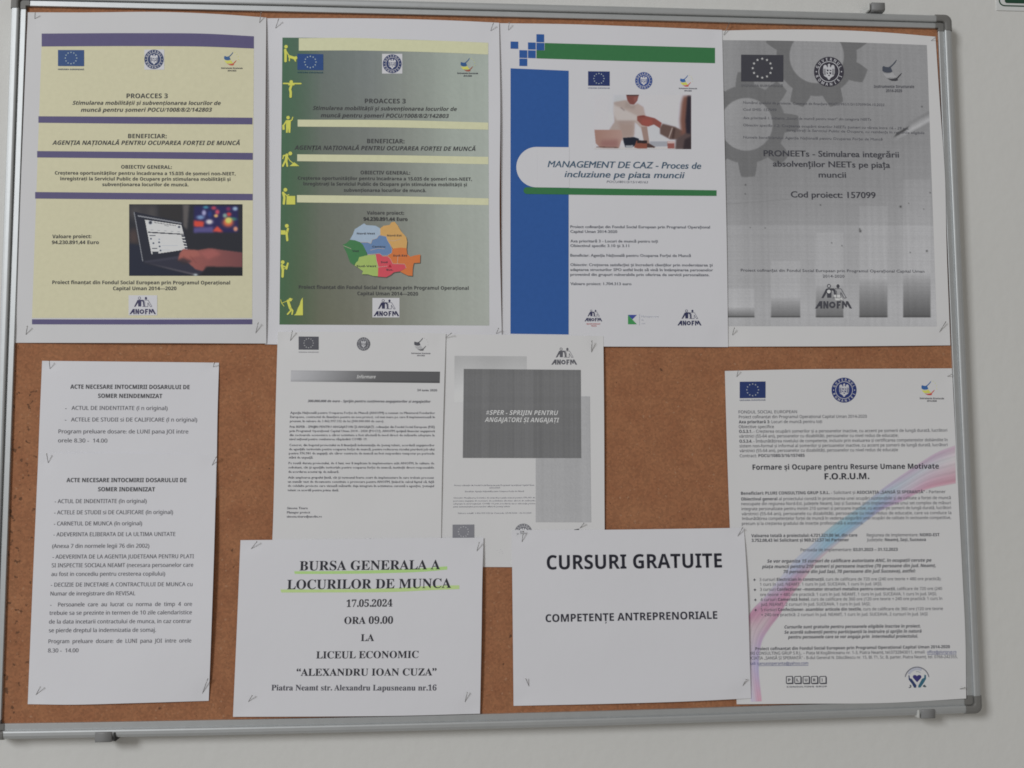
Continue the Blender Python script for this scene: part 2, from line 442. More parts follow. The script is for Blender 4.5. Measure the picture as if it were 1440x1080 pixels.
    def disc(s, cx, cy, r, mt, ly=1, n=28, a0=0, a1=360, ry=None):
        return s.poly([(cx + r*math.cos(math.radians(a0+(a1-a0)*i/n)), cy + (ry or r)*math.sin(math.radians(a0+(a1-a0)*i/n))) for i in range(n + (a1-a0 < 360))], mt, ly)
    def ring(s, cx, cy, r0, r1, mt, ly=1, n=36, a0=0, a1=360):
        P = []; f = []
        for i in range(n + 1):
            a = math.radians(a0 + (a1 - a0) * i / n)
            P += [(cx + r0*math.cos(a), cy + r0*math.sin(a)), (cx + r1*math.cos(a), cy + r1*math.sin(a))]
        for i in range(n): f.append((2*i, 2*i+2, 2*i+3, 2*i+1))
        return (np.array(P), f, mt, ly)
    def stroke(s, pts, wd, mt, ly=1, capped=True):
        out = []; pts = np.array(pts, float)
        for a, b in zip(pts[:-1], pts[1:]):
            d = (b - a) / max(1e-6, np.hypot(*(b - a))); nrm = np.array([-d[1], d[0]]) * wd / 2; th = math.atan2(d[1], d[0])
            P = [a + nrm, b + nrm]
            if capped: P += [b + wd/2*np.array([math.cos(th+math.pi/2-q*math.pi/5), math.sin(th+math.pi/2-q*math.pi/5)]) for q in range(1, 5)]
            P += [b - nrm, a - nrm]
            if capped: P += [a + wd/2*np.array([math.cos(th-math.pi/2-q*math.pi/5), math.sin(th-math.pi/2-q*math.pi/5)]) for q in range(1, 5)]
            out.append(s.poly(P, mt, ly))
        # overlapping pieces of one stroke: stack them a hair apart
        return [(P, f, mt_, l + .13 * k) for k, (P, f, mt_, l) in enumerate(out)]
    def text(s, txt, x0, y0, x1, y1, cap, mt, style='sans', it=0, ly=3, kx=None, res=None):
        runs = txt if isinstance(txt, list) else [(txt, style, it)]
        res = res or (2 if cap < 4.5 else 3 if cap < 7.5 else 5)
        W = math.hypot(x1 - x0, y1 - y0)
        if kx: V, f = layout(runs, res, kx, W / cap)
        else: V, f = layout(runs, res, 1)
        wd = V[:, 0].max(); d = np.array([x1 - x0, y1 - y0]) / W
        k = W / wd
        X = x0 + d[0] * V[:, 0] * k
        P = np.array([x0, y0]) + d * (V[:, 0] * k)[:, None] + s.up(X) * (V[:, 1] * cap)[:, None]
        if any(q[1] == 'semi' for q in runs):   # a second strike beside the first
            n = len(P); P = np.vstack([P, P + d * cap * .055]); f = f + [tuple(i + n for i in q) for q in f]; ly = np.r_[np.full(n, ly), np.full(n, ly + .2)]
        return (P, f, mt, ly)
    def arctext(s, txt, cx, cy, r, a0, a1, cap, mt, style='bold', ly=4, inside=False):
        """letters round a circle, angles in degrees clockwise from the right"""
        out = []; n = len(txt)
        for i, ch in enumerate(txt):
            if ch == ' ': continue
            a = math.radians(a0 + (a1 - a0) * (i / (n - 1)))
            v, f, adv = glyph(ch, style, 2); c = cap_of(style)[0]; vv = v / c * cap; vv = vv.copy()
            vv[:, 0] = (vv[:, 0] - (v[:, 0].min() + v[:, 0].max()) / 2 / c * cap) * .9
            out_d = np.array([math.cos(a), math.sin(a)]); tan = np.array([-math.sin(a), math.cos(a)])
            if inside: P = np.array([cx, cy]) + out_d * (r - vv[:, 1:2]) - tan * vv[:, 0:1]
            else: P = np.array([cx, cy]) + out_d * (r + vv[:, 1:2]) + tan * vv[:, 0:1]
            out.append((P, f, mt, ly))
        return out
    def raster(s, name, grid_px, colors, keep=None, ly=1, parent=None):
        """grid_px (ny,nx,2) photo pixels, colors (ny,nx,3) albedo"""
        ny, nx = colors.shape[:2]; P = grid_px.reshape(-1, 2); V = s.pos(P, ly)
        i, j = np.meshgrid(np.arange(ny - 1), np.arange(nx - 1), indexing='ij'); a = (i * nx + j)
        if keep is not None:
            kk = keep[:-1, :-1] | keep[1:, :-1] | keep[:-1, 1:] | keep[1:, 1:]; a = a[kk]
        a = a.ravel(); Fc = np.stack([a, a + nx, a + nx + 1, a + 1], -1)
        if keep is not None:
            used = np.unique(Fc); remap = np.full(len(V), -1); remap[used] = np.arange(len(used)); V = V[used]; Fc = remap[Fc]; C = colors.reshape(-1, 3)[used]
        else: C = colors.reshape(-1, 3)
        return mesh_obj(name, V, Fc.tolist(), [PICT], s.root, smooth=True, colors=C)

# ------------------------------------------------------------------ recurring emblems
def flag(s, x0, y0, x1, y1, blue, star, caption=None, tilt=0, ly=2, capc=None):
    it = [s.strip([(x0, y0), (x1, y0 + tilt)], [(x0, y1), (x1, y1 + tilt)], blue, ly)]
    cx, cy, r = (x0 + x1) / 2, (y0 + y1) / 2 + tilt / 2, (y1 - y0) * .355
    rs = max(.9, (y1 - y0) * .058)
    for k in range(12):
        a = math.radians(30 * k); X, Y = cx + r * math.sin(a), cy - r * math.cos(a)
        it.append(s.poly([(X + (rs if q % 2 == 0 else rs * .42) * math.sin(math.radians(36 * q)), Y - (rs if q % 2 == 0 else rs * .42) * math.cos(math.radians(36 * q))) for q in range(10)], star, ly + 1))
    if caption: it.append(s.text('UNIUNEA EUROPEANĂ', x0, caption, x1, caption + tilt, 1.9 * (x1 - x0) / 37, capc or blue, 'bold', ly=ly + 1, res=1))
    s.flush('flag_emblem', it)
def roundel(s, cx, cy, r, dark, light, ly=2, box=None, cut=None):
    it = []
    if box: it.append(s.rect(box[0], box[1], box[2], box[3], light, ly - .5))
    if cut:   # only the part above the overlapping sheet is printed within reach
        it.append(s.poly([(cx + r*math.cos(math.radians(180+180*i/24)), cy + r*math.sin(math.radians(180+180*i/24))) for i in range(25)] + [(cx + r, cut), (cx - r, cut)], dark, ly))
    else: it.append(s.disc(cx, cy, r, dark, ly, 40))
    it.append(s.ring(cx, cy, r * .655, r * .70, light, ly + 1))
    it += s.arctext('GUVERNUL', cx, cy, r * .745, -158, -22, r * .19, light, ly=ly + 1)
    it += s.arctext('ROMÂNIEI'.replace('Â', 'A'), cx, cy, r * .94, 158, 22, r * .19, light, ly=ly + 1, inside=True)
    for a in (0, 180): it.append(s.disc(cx + r * .84 * math.cos(math.radians(a)), cy, r * .045, light, ly + 1, 8))
    E = [(-.03, -.56), (.06, -.58), (.1, -.5), (.06, -.4), (.14, -.3), (.2, -.46), (.32, -.5), (.42, -.42), (.46, -.2), (.45, .1), (.38, .3), (.25, .38),
         (.14, .44), (.06, .56), (0, .6), (-.06, .56), (-.14, .44), (-.25, .38), (-.38, .3), (-.45, .1), (-.46, -.2), (-.42, -.42), (-.32, -.5), (-.2, -.46), (-.12, -.3), (-.06, -.4), (-.1, -.5)]
    it.append(s.poly([(cx + x * r * .86, cy + y * r * .92) for x, y in E], light, ly + 1))
    q = r / 21
    for a, b, c, d in ((-.16, -.16, -.02, -.02), (.03, -.14, .17, -.04), (-.17, .04, -.05, .16), (.02, .02, .16, .18), (-.06, .2, .07, .3)):
        it.append(s.poly([(cx + a*r, cy + b*r), (cx + c*r, cy + (b+.03)*r), (cx + (c-.02)*r, cy + d*r), (cx + (a+.03)*r, cy + (d-.02)*r)], dark, ly + 2))
    for sx in (-1, 1):
        for k in range(3): it += s.stroke([(cx + sx*(.24+.06*k)*r, cy - .2*r), (cx + sx*(.22+.05*k)*r, cy + .22*r)], .025*r, dark, ly + 2, False)
    s.flush('round_emblem', it)
def struct_logo(s, cx, cy, k, cols, tx0, tx1, ty1, ty2, tc, ly=2):
    """three swooping ribbons; k = px per unit (unit = px of the large grey sheet's copy)"""
    blue, yel, red = cols; T = lambda L: [(cx + x * k, cy + y * k) for x, y in L]; it = []
    it.append(s.poly(T([(-17, -6.5), (-15.5, -8.5), (-12, -7), (-8, -6.6), (-5, -8), (-1, -11.5), (4, -17.5), (5.2, -18), (3, -13.5), (-1, -9), (-4.2, -6.2), (-3, -3.5), (-1.5, 0), (-5, 1.6), (-10, 1.9), (-14.5, 1), (-17, -1.2)]), blue, ly))
    it.append(s.poly(T([(-16.6, 1.8), (-12, 3.6), (-6, 3.4), (-1, 1.6), (2, 6), (5, 9), (0, 10), (-5, 9.2), (-10, 10), (-13.5, 7)]), yel, ly))
    it.append(s.poly(T([(-9.5, 10.6), (-4, 11.2), (1, 10.8), (5, 9.6), (8, 6), (12, 2.5), (13, 2.2), (11, 5.6), (8, 9), (6.2, 11), (7, 13.4), (3, 14.6), (-3, 14.2)]), red, ly))
    for a, b in ((9, -17), (14, -13), (17, -7), (17.5, 0)): it.append(s.disc(cx + a*k, cy + b*k, .9*k, yel, ly, 6))
    it.append(s.text('Instrumente Structurale', tx0, ty1, tx1, ty1 + .3, 2.4 * (tx1 - tx0) / 34, tc, 'bold', ly=ly + 1, res=1))
    m_ = (tx0 + tx1) / 2; q = (tx1 - tx0) * .2
    it.append(s.text('2014-2020', m_ - q, ty2, m_ + q, ty2 + .1, 2.4 * (tx1 - tx0) / 34, tc, 'bold', ly=ly + 1, res=1))
    s.flush('ribbon_emblem', it)
def anofm(s, x0, x1, yb, ink_, ly=3, light=None, box=None, extra=None, tilt=0):
    """the employment agency's mark: two figures arm in arm over slanting capitals"""
    W = x1 - x0; T = lambda L: [(x0 + (x - 220) / 665 * W, yb - (665 - y) / 665 * W + tilt * (x - 220) / 665) for x, y in L]; k = W / 665; it = []
    if box: it.append(s.rect(*box, light, ly - 1))
    P = lambda L, l=ly: it.append(s.poly(T(L), ink_, l))
    P([(220, 662), (262, 662), (290, 620), (318, 620), (318, 662), (352, 662), (352, 530), (306, 530)])                # A
    P([(370, 662), (370, 530), (402, 530), (432, 600), (432, 530), (462, 530), (462, 662), (430, 662), (400, 596), (400, 662)])   # N
    it.append(s.ring(*T([(532, 597)])[0], 26 * k, 58 * k, ink_, ly))                                                    # O
    P([(612, 662), (612, 530), (690, 530), (684, 560), (645, 560), (645, 585), (678, 585), (672, 612), (645, 612), (645, 662)])   # F
    P([(708, 662), (708, 530), (742, 530), (776, 590), (776, 530), (816, 530), (888, 662), (846, 662), (796, 580), (796, 640), (776, 640), (738, 590), (738, 662)])  # M
    P([(420, 308), (455, 300), (560, 300), (590, 330), (600, 465), (572, 465), (556, 350), (520, 330), (515, 468), (440, 468), (436, 372), (372, 475), (335, 475)])
    it.append(s.ring(*T([(472, 258)])[0], 24 * k, 36 * k, ink_, ly)); it.append(s.disc(*T([(635, 262)])[0], 28 * k, ink_, ly, 16, ry=36 * k))
    for L in ([(575, 308), (690, 308), (785, 470), (745, 476), (684, 372)], [(684, 372), (684, 474), (540, 468)], [(606, 340), (612, 470)]):
        it += s.stroke(T(L), 9 * k, ink_, ly + .4, False)
    if light:
        it.append(s.disc(*T([(472, 258)])[0], 24 * k, light, ly, 14)); it.append(s.poly(T([(600, 318), (682, 318), (740, 450), (676, 366), (676, 462), (612, 462)]), light, ly - .2))
    if extra: it += extra
    s.flush('agency_emblem', it)

# ------------------------------------------------------------------ small painter for the printed photographs
class Paint:
    def __init__(s, w, h, k, col): s.k = k; s.w, s.h = int(w * k), int(h * k); s.A = np.ones((s.h, s.w, 3)) * np.array(col, float); s.yy, s.xx = np.mgrid[0:s.h, 0:s.w]; s.xx = (s.xx + .5) / k; s.yy = (s.yy + .5) / k
    def soft(s, M, r):
        r = int(r * s.k)
        for _ in range(2):
            if r < 1: break
            for ax in (0, 1):
                P = np.pad(M, [(r + 1, r) if a == ax else (0, 0) for a in (0, 1)], mode='edge'); c = np.cumsum(P, ax)
                M = (np.take(c, range(2*r+1, c.shape[ax]), ax) - np.take(c, range(0, c.shape[ax] - 2*r - 1), ax)) / (2*r+1)
        return M
    def poly(s, P, col, blur=6, op=1, col2=None, ax=0):
        P = np.array(P, float); M = np.zeros((s.h, s.w), bool); n = len(P)
        for i in range(n):
            (x1, y1), (x2, y2) = P[i], P[(i+1) % n]
            if y1 == y2: continue
            c = ((y1 > s.yy) != (y2 > s.yy)) & (s.xx < (x2 - x1) * (s.yy - y1) / (y2 - y1) + x1); M ^= c
        M = s.soft(M.astype(float), blur)[..., None] * op; C = np.array(col, float)
        if col2 is not None:
            g = s.xx if ax == 0 else s.yy; lo, hi = P[:, ax].min(), P[:, ax].max(); t = np.clip((g - lo) / (hi - lo), 0, 1)[..., None]; C = C * (1 - t) + np.array(col2, float) * t
        s.A = s.A * (1 - M) + C * M
    def blob(s, x, y, rx, ry, col, op=1, p=2):
        M = np.exp(-(((s.xx-x)/rx)**2 + ((s.yy-y)/ry)**2) ** (p/2))[..., None] * op; s.A = s.A * (1 - M) + np.array(col, float) * M
    def line(s, x0, y0, x1, y1, wd, col, blur=3, op=1):
        d = np.array([x1-x0, y1-y0], float); d /= np.hypot(*d); n = np.array([-d[1], d[0]]) * wd / 2
        s.poly([(x0+n[0], y0+n[1]), (x1+n[0], y1+n[1]), (x1-n[0], y1-n[1]), (x0-n[0], y0-n[1])], col, blur, op)
    def put(s, sh, name, x0, y0, x1, y1, sc, ox, oy, ly=3, con=1.0, top=178.):
        """crop window in painter coordinates -> photo pixels = o + p/sc"""
        i0, i1 = int(y0 * s.k), min(s.h, int(y1 * s.k)); j0, j1 = int(x0 * s.k), min(s.w, int(x1 * s.k))
        A = top * (s.A[i0:i1, j0:j1] / top) ** con; X = ox + s.xx[i0:i1, j0:j1] / sc; Y = oy + s.yy[i0:i1, j0:j1] / sc
        return sh.raster(name, np.stack([X, Y], -1), albedo(A, X, Y), ly=ly)
BK = (52, 52, 58)
GP, GF, GN = 'posters pinned along the top of the board', 'information sheets pinned on the lower part of the board', None
# ================= 1: yellow poster
s = Sheet('yellow poster with violet stripes and a photo of a laptop, top left of the board',
    [(39, 17.3), (110, 17.5), (240, 17), (310, 20), (374.5, 24.6)], [(374.5, 24.6), (373.5, 140), (373, 250), (374, 370), (374.5, 483)],
    [(20.8, 482), (200, 482.3), (374.5, 483)], [(39, 17.3), (30, 240), (20.8, 482)], (1.4, 2.6, 2.4, 1.2), (.4, 3.4, 1.2, 1.6), 1, GP, PAPER_DIMMED)
YEL = ink((182, 178, 151), 200, 250); VIO = ink((82, 77, 108), 200, 250); WH = PAPER; B1 = ink((58, 58, 60), 200)
s.flush('yellow_field', [s.strip([(58.6, 60), (200, 58), (300, 60), (357, 63)], [(45, 447), (200, 447), (354.5, 447)], YEL, 1, 36, 44)])
for T, B in (([(58.6, 47.2), (200, 46.6), (290, 47.4), (357, 51)], [(58.6, 65.3), (200, 64.8), (290, 65.6), (357, 68.2)]),
             ([(54, 163.5), (200, 164.3), (355, 165.5)], [(54, 172.6), (200, 174), (355, 174.9)]),
             ([(52.2, 212.4), (200, 213.6), (355.5, 215)], [(52.2, 221.4), (200, 222.8), (355.5, 224.8)]),
             ([(49.4, 270), (200, 271.4), (355.3, 272.6)], [(49.4, 279.2), (200, 280.6), (355.3, 281.7)]),
             ([(45, 449), (200, 449.3), (354.7, 449)], [(45, 456), (200, 456.2), (354.7, 456)])):
    s.flush('violet_stripe', [s.strip(T, B, VIO, 2)])
flag(s, 81.5, 70.2, 118.2, 92.8, ink((50, 72, 112), 100), ink((150, 165, 170), 100), 98.3, .2, ly=3, capc=ink((70, 80, 100), 100))
roundel(s, 216.6, 83.4, 13.6, ink((52, 62, 92), 200), WH, 3, (203, 69.6, 231, 98))
struct_logo(s, 325, 83.5, .58, (ink((55, 85, 125), 300), ink((205, 185, 90), 300), ink((170, 80, 60), 300)), 311, 341, 96.6, 100.3, ink((60, 60, 70), 300), 3)
s.flush('heading_text', [s.text('PROACCES 3', 177.8, 138, 235.8, 138, 6.5, B1, 'bold'),
    s.text('Stimularea mobilității și subvenționarea locurilor de', 101.8, 147.2, 310.3, 147.6, 5.4, B1, 'bold', 1),
    s.text('muncă pentru șomeri POCU/1008/8/2/142803', 113.5, 157.2, 298, 157, 5.6, B1, 'bold', 1)])
s.flush('beneficiary_text', [s.text('BENEFICIAR:', 180, 194.2, 234.2, 194.4, 6, B1, 'bold'),
    s.text('AGENȚIA NAȚIONALĂ PENTRU OCUPAREA FORȚEI DE MUNCĂ', 73.4, 203.5, 337.4, 204, 6, B1, 'bold', 1)])
s.flush('objective_text', [s.text('OBIECTIV GENERAL:', 170.2, 237, 241.4, 237.5, 5, B1, 'bold'),
    s.text('Creșterea oportunităților pentru încadrarea a 15.035 de șomeri non-NEET,', 77, 245.4, 331, 246.6, 4.7, B1, 'bold'),
    s.text('înregistrați la Serviciul Public de Ocupare prin stimularea mobilității și', 84, 253.4, 324, 254.4, 4.7, B1, 'bold'),
    s.text('subvenționarea locurilor de muncă.', 143.8, 261.6, 264.8, 262, 4.7, B1, 'bold')])
s.flush('value_text', [s.text('Valoare proiect:', 73.4, 335, 128.3, 334.8, 5, B1, 'bold'), s.text('94.230.891,44 Euro', 72.8, 343.2, 138.8, 343.2, 5, B1, 'bold')])
s.flush('funding_text', [s.text('Proiect finanțat din Fondul Social European prin Programul Operațional', 73.4, 399.4, 323.4, 400, 5, B1, 'bold'),
    s.text('Capital Uman 2014—2020', 158.8, 408, 248, 408, 5, B1, 'bold')])
anofm(s, 182, 219.2, 442, ink((58, 56, 82), 200), 4, WH, (180.8, 415.2, 221, 443.4))
p = Paint(1440, 960, .2, (44, 45, 52))
p.poly([(90, 60), (420, 60), (410, 350), (90, 200)], (84, 80, 80), 40, .8); p.poly([(190, 60), (300, 60), (330, 350), (250, 300)], (62, 60, 64), 30, .8)
p.poly([(690, 60), (770, 60), (745, 350), (700, 300)], (92, 88, 88), 14); p.poly([(420, 60), (690, 60), (690, 260), (430, 200)], (52, 50, 52), 16)
p.poly([(90, 350), (180, 330), (210, 500), (90, 500)], (86, 70, 66), 30, .8)
p.poly([(90, 500), (230, 520), (260, 720), (850, 870), (90, 870)], (38, 42, 58), 12)
p.poly([(820, 75), (1320, 75), (1320, 375), (820, 375)], (42, 40, 84), 10)
p.poly([(820, 240), (935, 250), (930, 320), (820, 310)], (196, 76, 62), 14); p.poly([(820, 320), (1040, 310), (1040, 375), (820, 378)], (88, 82, 128), 10)
for x, y, rx, ry, c in ((955, 92, 32, 18, (70, 130, 150)), (935, 155, 26, 34, (160, 160, 190)), (895, 205, 46, 26, (120, 145, 180)), (995, 255, 42, 30, (205, 200, 200)),
    (1045, 100, 30, 22, (170, 70, 90)), (1085, 145, 26, 30, (190, 80, 100)), (1070, 188, 24, 20, (220, 170, 110)), (1210, 110, 28, 24, (120, 50, 90)), (1215, 170, 30, 24, (190, 70, 70)),
    (1170, 185, 26, 26, (130, 160, 150)), (1285, 108, 30, 24, (150, 170, 190)), (1260, 225, 46, 22, (60, 120, 110)), (1205, 265, 62, 50, (220, 110, 70)), (1210, 238, 38, 36, (220, 210, 110)), (1290, 335, 26, 28, (215, 150, 120)), (1000, 170, 26, 40, (40, 60, 120))):
    p.blob(x, y, rx, ry, c, .95, 3)
p.poly([(1030, 365), (1085, 300), (1150, 370)], (214, 84, 66), 10)
p.poly([(150, 140), (690, 262), (760, 570), (640, 640), (250, 700)], (42, 44, 56), 3)
p.line(148, 145, 246, 700, 11, (120, 122, 128), 3); p.line(190, 188, 682, 272, 15, (128, 130, 136), 3)
p.poly([(270, 232), (680, 292), (752, 562), (560, 592), (345, 622)], (196, 200, 208), 3)
p.poly([(304, 366), (706, 390), (710, 402), (308, 380)], (52, 55, 66), 2); p.poly([(668, 400), (712, 404), (752, 560), (712, 566)], (196, 200, 208), 1)
for i in range(5): p.poly([(676 + 9*i, 404 + 34*i), (712 + 9*i, 406 + 34*i), (722 + 9*i, 426 + 34*i), (686 + 9*i, 424 + 34*i)], (50, 54, 70), 2)
p.blob(332, 264, 20, 20, (50, 52, 62), 1, 4); p.blob(655, 314, 15, 12, (60, 62, 72), 1, 4); p.line(370, 262, 620, 300, 6, (70, 72, 82), 2); p.line(490, 296, 540, 304, 5, (90, 92, 100), 2); p.line(310, 345, 690, 370, 2, (130, 134, 142), 1)
for x, y in ((338, 446), (366, 496), (430, 486), (436, 532), (446, 578), (432, 452)): p.blob(x, y, 11, 10, (58, 62, 74), 1 if x != 432 else .4, 4)
p.line(318, 408, 388, 412, 10, (80, 84, 94), 3); p.line(348, 556, 410, 556, 9, (80, 84, 94), 3); p.poly([(352, 592), (424, 590), (420, 616), (356, 620)], (50, 54, 64), 2)
for i, y in enumerate((476, 524, 572)): p.line(462, y, 640, y - 2, 3, (165, 170, 178), 2)
p.poly([(250, 712), (700, 650), (980, 800), (850, 862), (600, 800)], (52, 52, 66), 10); p.poly([(250, 700), (640, 640), (680, 668), (280, 716)], (62, 62, 76), 6)
p.poly([(300, 720), (860, 845), (850, 862), (560, 790)], (92, 88, 96), 6); p.blob(840, 852, 24, 14, (170, 180, 182))
p.poly([(640, 690), (660, 610), (700, 560), (860, 575), (990, 552), (1370, 600), (1370, 770), (990, 770), (920, 812), (840, 790), (760, 720)], (150, 92, 86), 9, 1, (112, 72, 74))
p.poly([(690, 580), (860, 575), (900, 640), (760, 660), (660, 660)], (156, 98, 90), 14, .8); p.poly([(880, 600), (1040, 560), (1130, 620), (980, 680)], (158, 96, 92), 18, .7)
p.poly([(620, 690), (700, 660), (800, 700), (720, 740)], (58, 50, 56), 12, .8); p.poly([(960, 760), (1370, 770), (1370, 870), (900, 860)], (38, 38, 44), 14)
p.line(700, 640, 760, 700, 8, (120, 70, 66), 8, .6); p.line(780, 640, 850, 720, 8, (118, 68, 66), 8, .6)
pa = p.put(s, 'laptop_photo', 92, 58, 1374, 865, 8, 170, 280, 3, 1.12, 230.)

# ================= 2: green poster
s = Sheet('green poster with yellow worker pictograms and a coloured map of regions',
    [(375, 25.6), (450, 25.6), (560, 26.5), (640, 29), (702, 32)], [(702, 32), (703.5, 150), (702.5, 300), (706, 484)],
    [(372.5, 484.2), (388, 484.4), (560, 484.4), (706, 485)], [(375, 25.6), (374, 250), (372.5, 484.2)], (1.4, 2.2, 1.8, 1.4), (0, 2.6, .9, .5), 2, GP)
X, Y = np.meshgrid(np.linspace(0, 1, 76), np.linspace(0, 1, 104)); L0 = np.array
def quadmap(TL, TR, BR, BL, X, Y): return (np.array(TL)*((1-X)*(1-Y))[..., None] + np.array(TR)*(X*(1-Y))[..., None] + np.array(BR)*(X*Y)[..., None] + np.array(BL)*((1-X)*Y)[..., None])
G = quadmap((397.2, 52.8), (686.6, 60), (688, 457.8), (393, 456.4), X, Y)
G[..., 1] += -1.6 * np.sin(np.pi * X) * (1 - Y)
xs = [0, .08, .2, .42, .62, .82, 1]
top = np.array([(66, 96, 76), (74, 96, 82), (98, 106, 104), (112, 118, 118), (128, 134, 129), (144, 152, 145), (150, 158, 151)], float)
bot = np.array([(64, 92, 66), (74, 90, 68), (94, 96, 82), (108, 108, 98), (122, 124, 116), (142, 146, 139), (150, 154, 148)], float)
CT = np.stack([np.interp(X, xs, top[:, k]) for k in range(3)], -1); CBt = np.stack([np.interp(X, xs, bot[:, k]) for k in range(3)], -1)
A = CT * (1 - Y[..., None]) + CBt * Y[..., None]
rs = np.random.RandomState(5); A = A * (1 + .02 * (np.repeat(rs.rand(1, 76), 104, 0) - .5)[..., None] + .02 * (rs.rand(104, 76, 1) - .5))
s.raster('green_field', G, albedo(A, G[..., 0], G[..., 1]), ly=1)
CRM = ink((188, 184, 150), 500); CRD = ink((184, 178, 140), 640)
for T, B in (([(420.2, 53.6), (500, 53.4), (571, 55.8), (640, 58), (686.5, 60.2)], [(420.2, 71.2), (500, 71), (571, 72.4), (640, 74.6), (686.5, 76.6)]),
             ([(418.6, 168.2), (560, 169), (686.5, 172.4)], [(418.6, 178), (560, 179.3), (686.5, 182.4)]),
             ([(418, 217), (560, 218.4), (686.6, 220.6)], [(418, 226.6), (560, 228.4), (686.6, 231)]),
             ([(417.6, 274.3), (560, 276), (687, 279)], [(417.6, 284.6), (560, 286.4), (687, 288.4)])):
    s.flush('cream_stripe', [s.strip(T, B, CRM, 2)])
flag(s, 418.2, 75.7, 454.6, 98.2, ink((42, 66, 112), 430), ink((150, 165, 170), 430), 102.6, .5, ly=3, capc=ink((46, 76, 88), 430))
roundel(s, 551.6, 89.7, 13.2, ink((50, 58, 92), 550), WH, 3, (537.3, 75.7, 565.8, 103.5))
struct_logo(s, 657.6, 92, .58, (ink((48, 78, 120), 650), ink((200, 190, 90), 650), ink((140, 75, 60), 650)), 643, 672.2, 103.8, 107.6, ink((40, 42, 60), 650), 3)
B2 = ink((60, 60, 62), 550); B2l = ink((66, 68, 66), 450)
s.flush('heading_text', [s.text('PROACCES 3', 513, 145, 570.5, 145.3, 6.3, B2, 'bold'),
    s.text('Stimularea mobilității și subvenționarea locurilor de', 439.7, 154.4, 642.4, 156, 5.3, B2, 'bold', 1),
    s.text('muncă pentru șomeri POCU/1008/8/2/142803', 451, 164.8, 631.2, 165.8, 5.5, B2, 'bold', 1)])
s.flush('beneficiary_text', [s.text('BENEFICIAR:', 516.2, 201.2, 568.6, 201.6, 6, B2, 'bold'),
    s.text('AGENȚIA NAȚIONALĂ PENTRU OCUPAREA FORȚEI DE MUNCĂ', 414, 210.4, 668.8, 212.2, 5.9, B2, 'bold', 1)])
s.flush('objective_text', [s.text('OBIECTIV GENERAL:', 507, 245, 576.6, 245.6, 5, B2, 'bold'),
    s.text('Creșterea oportunităților pentru încadrarea a 15.035 de șomeri non-NEET,', 418.6, 252.6, 663.6, 254.2, 4.6, B2, 'bold'),
    s.text('înregistrați la Serviciul Public de Ocupare prin stimularea mobilității și', 426, 260.6, 656.4, 262, 4.6, B2, 'bold'),
    s.text('subvenționarea locurilor de muncă.', 483.5, 269.6, 599.2, 270.2, 4.6, B2, 'bold')])
s.flush('value_text', [s.text('Valoare proiect:', 515.8, 301.6, 568, 302, 4.9, B2, 'bold'), s.text('94.230.891,44 Euro', 511, 310.2, 572.8, 310.6, 5, B2, 'bold', ly=6)])
s.flush('funding_text', [s.text('Proiect finanțat din Fondul Social European prin Programul Operațional', 420, 406, 659, 407.6, 4.9, B2, 'bold'),
    s.text('Capital Uman 2014—2020', 502.5, 415, 587.8, 415.6, 4.9, B2, 'bold')])
anofm(s, 525.2, 561.2, 444.8, ink((48, 48, 72), 550), 4, WH, (523.7, 419, 561.8, 446.4))
PY = ink((196, 184, 84), 410)
def pict(y0, parts):
    it = []; T = lambda a: (380 + a[0] / 4.5, y0 + a[1] / 4.5)
    for q in parts:
        if q[0] == 'd': it.append(s.disc(*T(q[1]), q[2] / 4.5, PY, 3, 16))
        elif q[0] == 's': it += s.stroke([T(a) for a in q[1]], q[2] / 4.5, PY, 3.2 + .3 * (len(it) % 3))
        else: it.append(s.poly([T(a) for a in q[1]], PY, 3.1))
    s.flush('worker_pictogram', it)
pict(40, [('d', (100, 115), 11), ('s', [(95, 136), (97, 160), (97, 206)], 16), ('s', [(102, 145), (112, 162), (122, 176)], 7), ('s', [(122, 178), (160, 190)], 17), ('s', [(122, 186), (121, 204)], 8), ('s', [(152, 192), (160, 206)], 8), ('p', [(140, 180), (168, 176), (172, 190), (160, 200)])])
pict(40, [('s', [(84, 348), (194, 349)], 9), ('d', (133, 338), 11), ('s', [(134, 358), (125, 385), (130, 405), (129, 432)], 15), ('s', [(118, 356), (150, 356)], 9)])
pict(40, [('d', (113, 564), 11), ('p', [(100, 580), (130, 580), (129, 622), (127, 660), (116, 660), (114, 630), (111, 660), (100, 660)]), ('s', [(128, 586), (138, 578), (143, 562)], 7), ('s', [(102, 586), (86, 612)], 9), ('p', [(76, 612), (90, 604), (92, 640), (78, 642)])])
pict(40, [('d', (127, 791), 12), ('s', [(84, 806), (108, 800)], 10), ('s', [(106, 800), (100, 836)], 18), ('s', [(96, 836), (80, 870)], 12), ('s', [(102, 836), (108, 870)], 12), ('s', [(84, 806), (80, 824)], 7), ('s', [(112, 816), (124, 836), (148, 856)], 5), ('p', [(122, 871), (152, 847), (184, 871)])])
pict(240, [('d', (96, 121), 12), ('s', [(82, 140), (90, 170), (86, 208)], 15), ('s', [(88, 142), (104, 158), (118, 152)], 6), ('p', [(104, 160), (158, 160), (158, 214), (102, 214)])])
pict(240, [('d', (105, 349), 12), ('s', [(112, 368), (104, 400), (108, 440)], 14), ('p', [(67, 377), (97, 378), (97, 405), (67, 404)]), ('s', [(94, 392), (110, 386)], 7)])
pict(240, [('d', (79, 579), 12), ('s', [(74, 598), (80, 630), (78, 670)], 15), ('s', [(80, 602), (100, 612)], 8), ('p', [(98, 610), (108, 580), (118, 584), (108, 624), (100, 628)]), ('s', [(82, 624), (100, 618)], 5)])
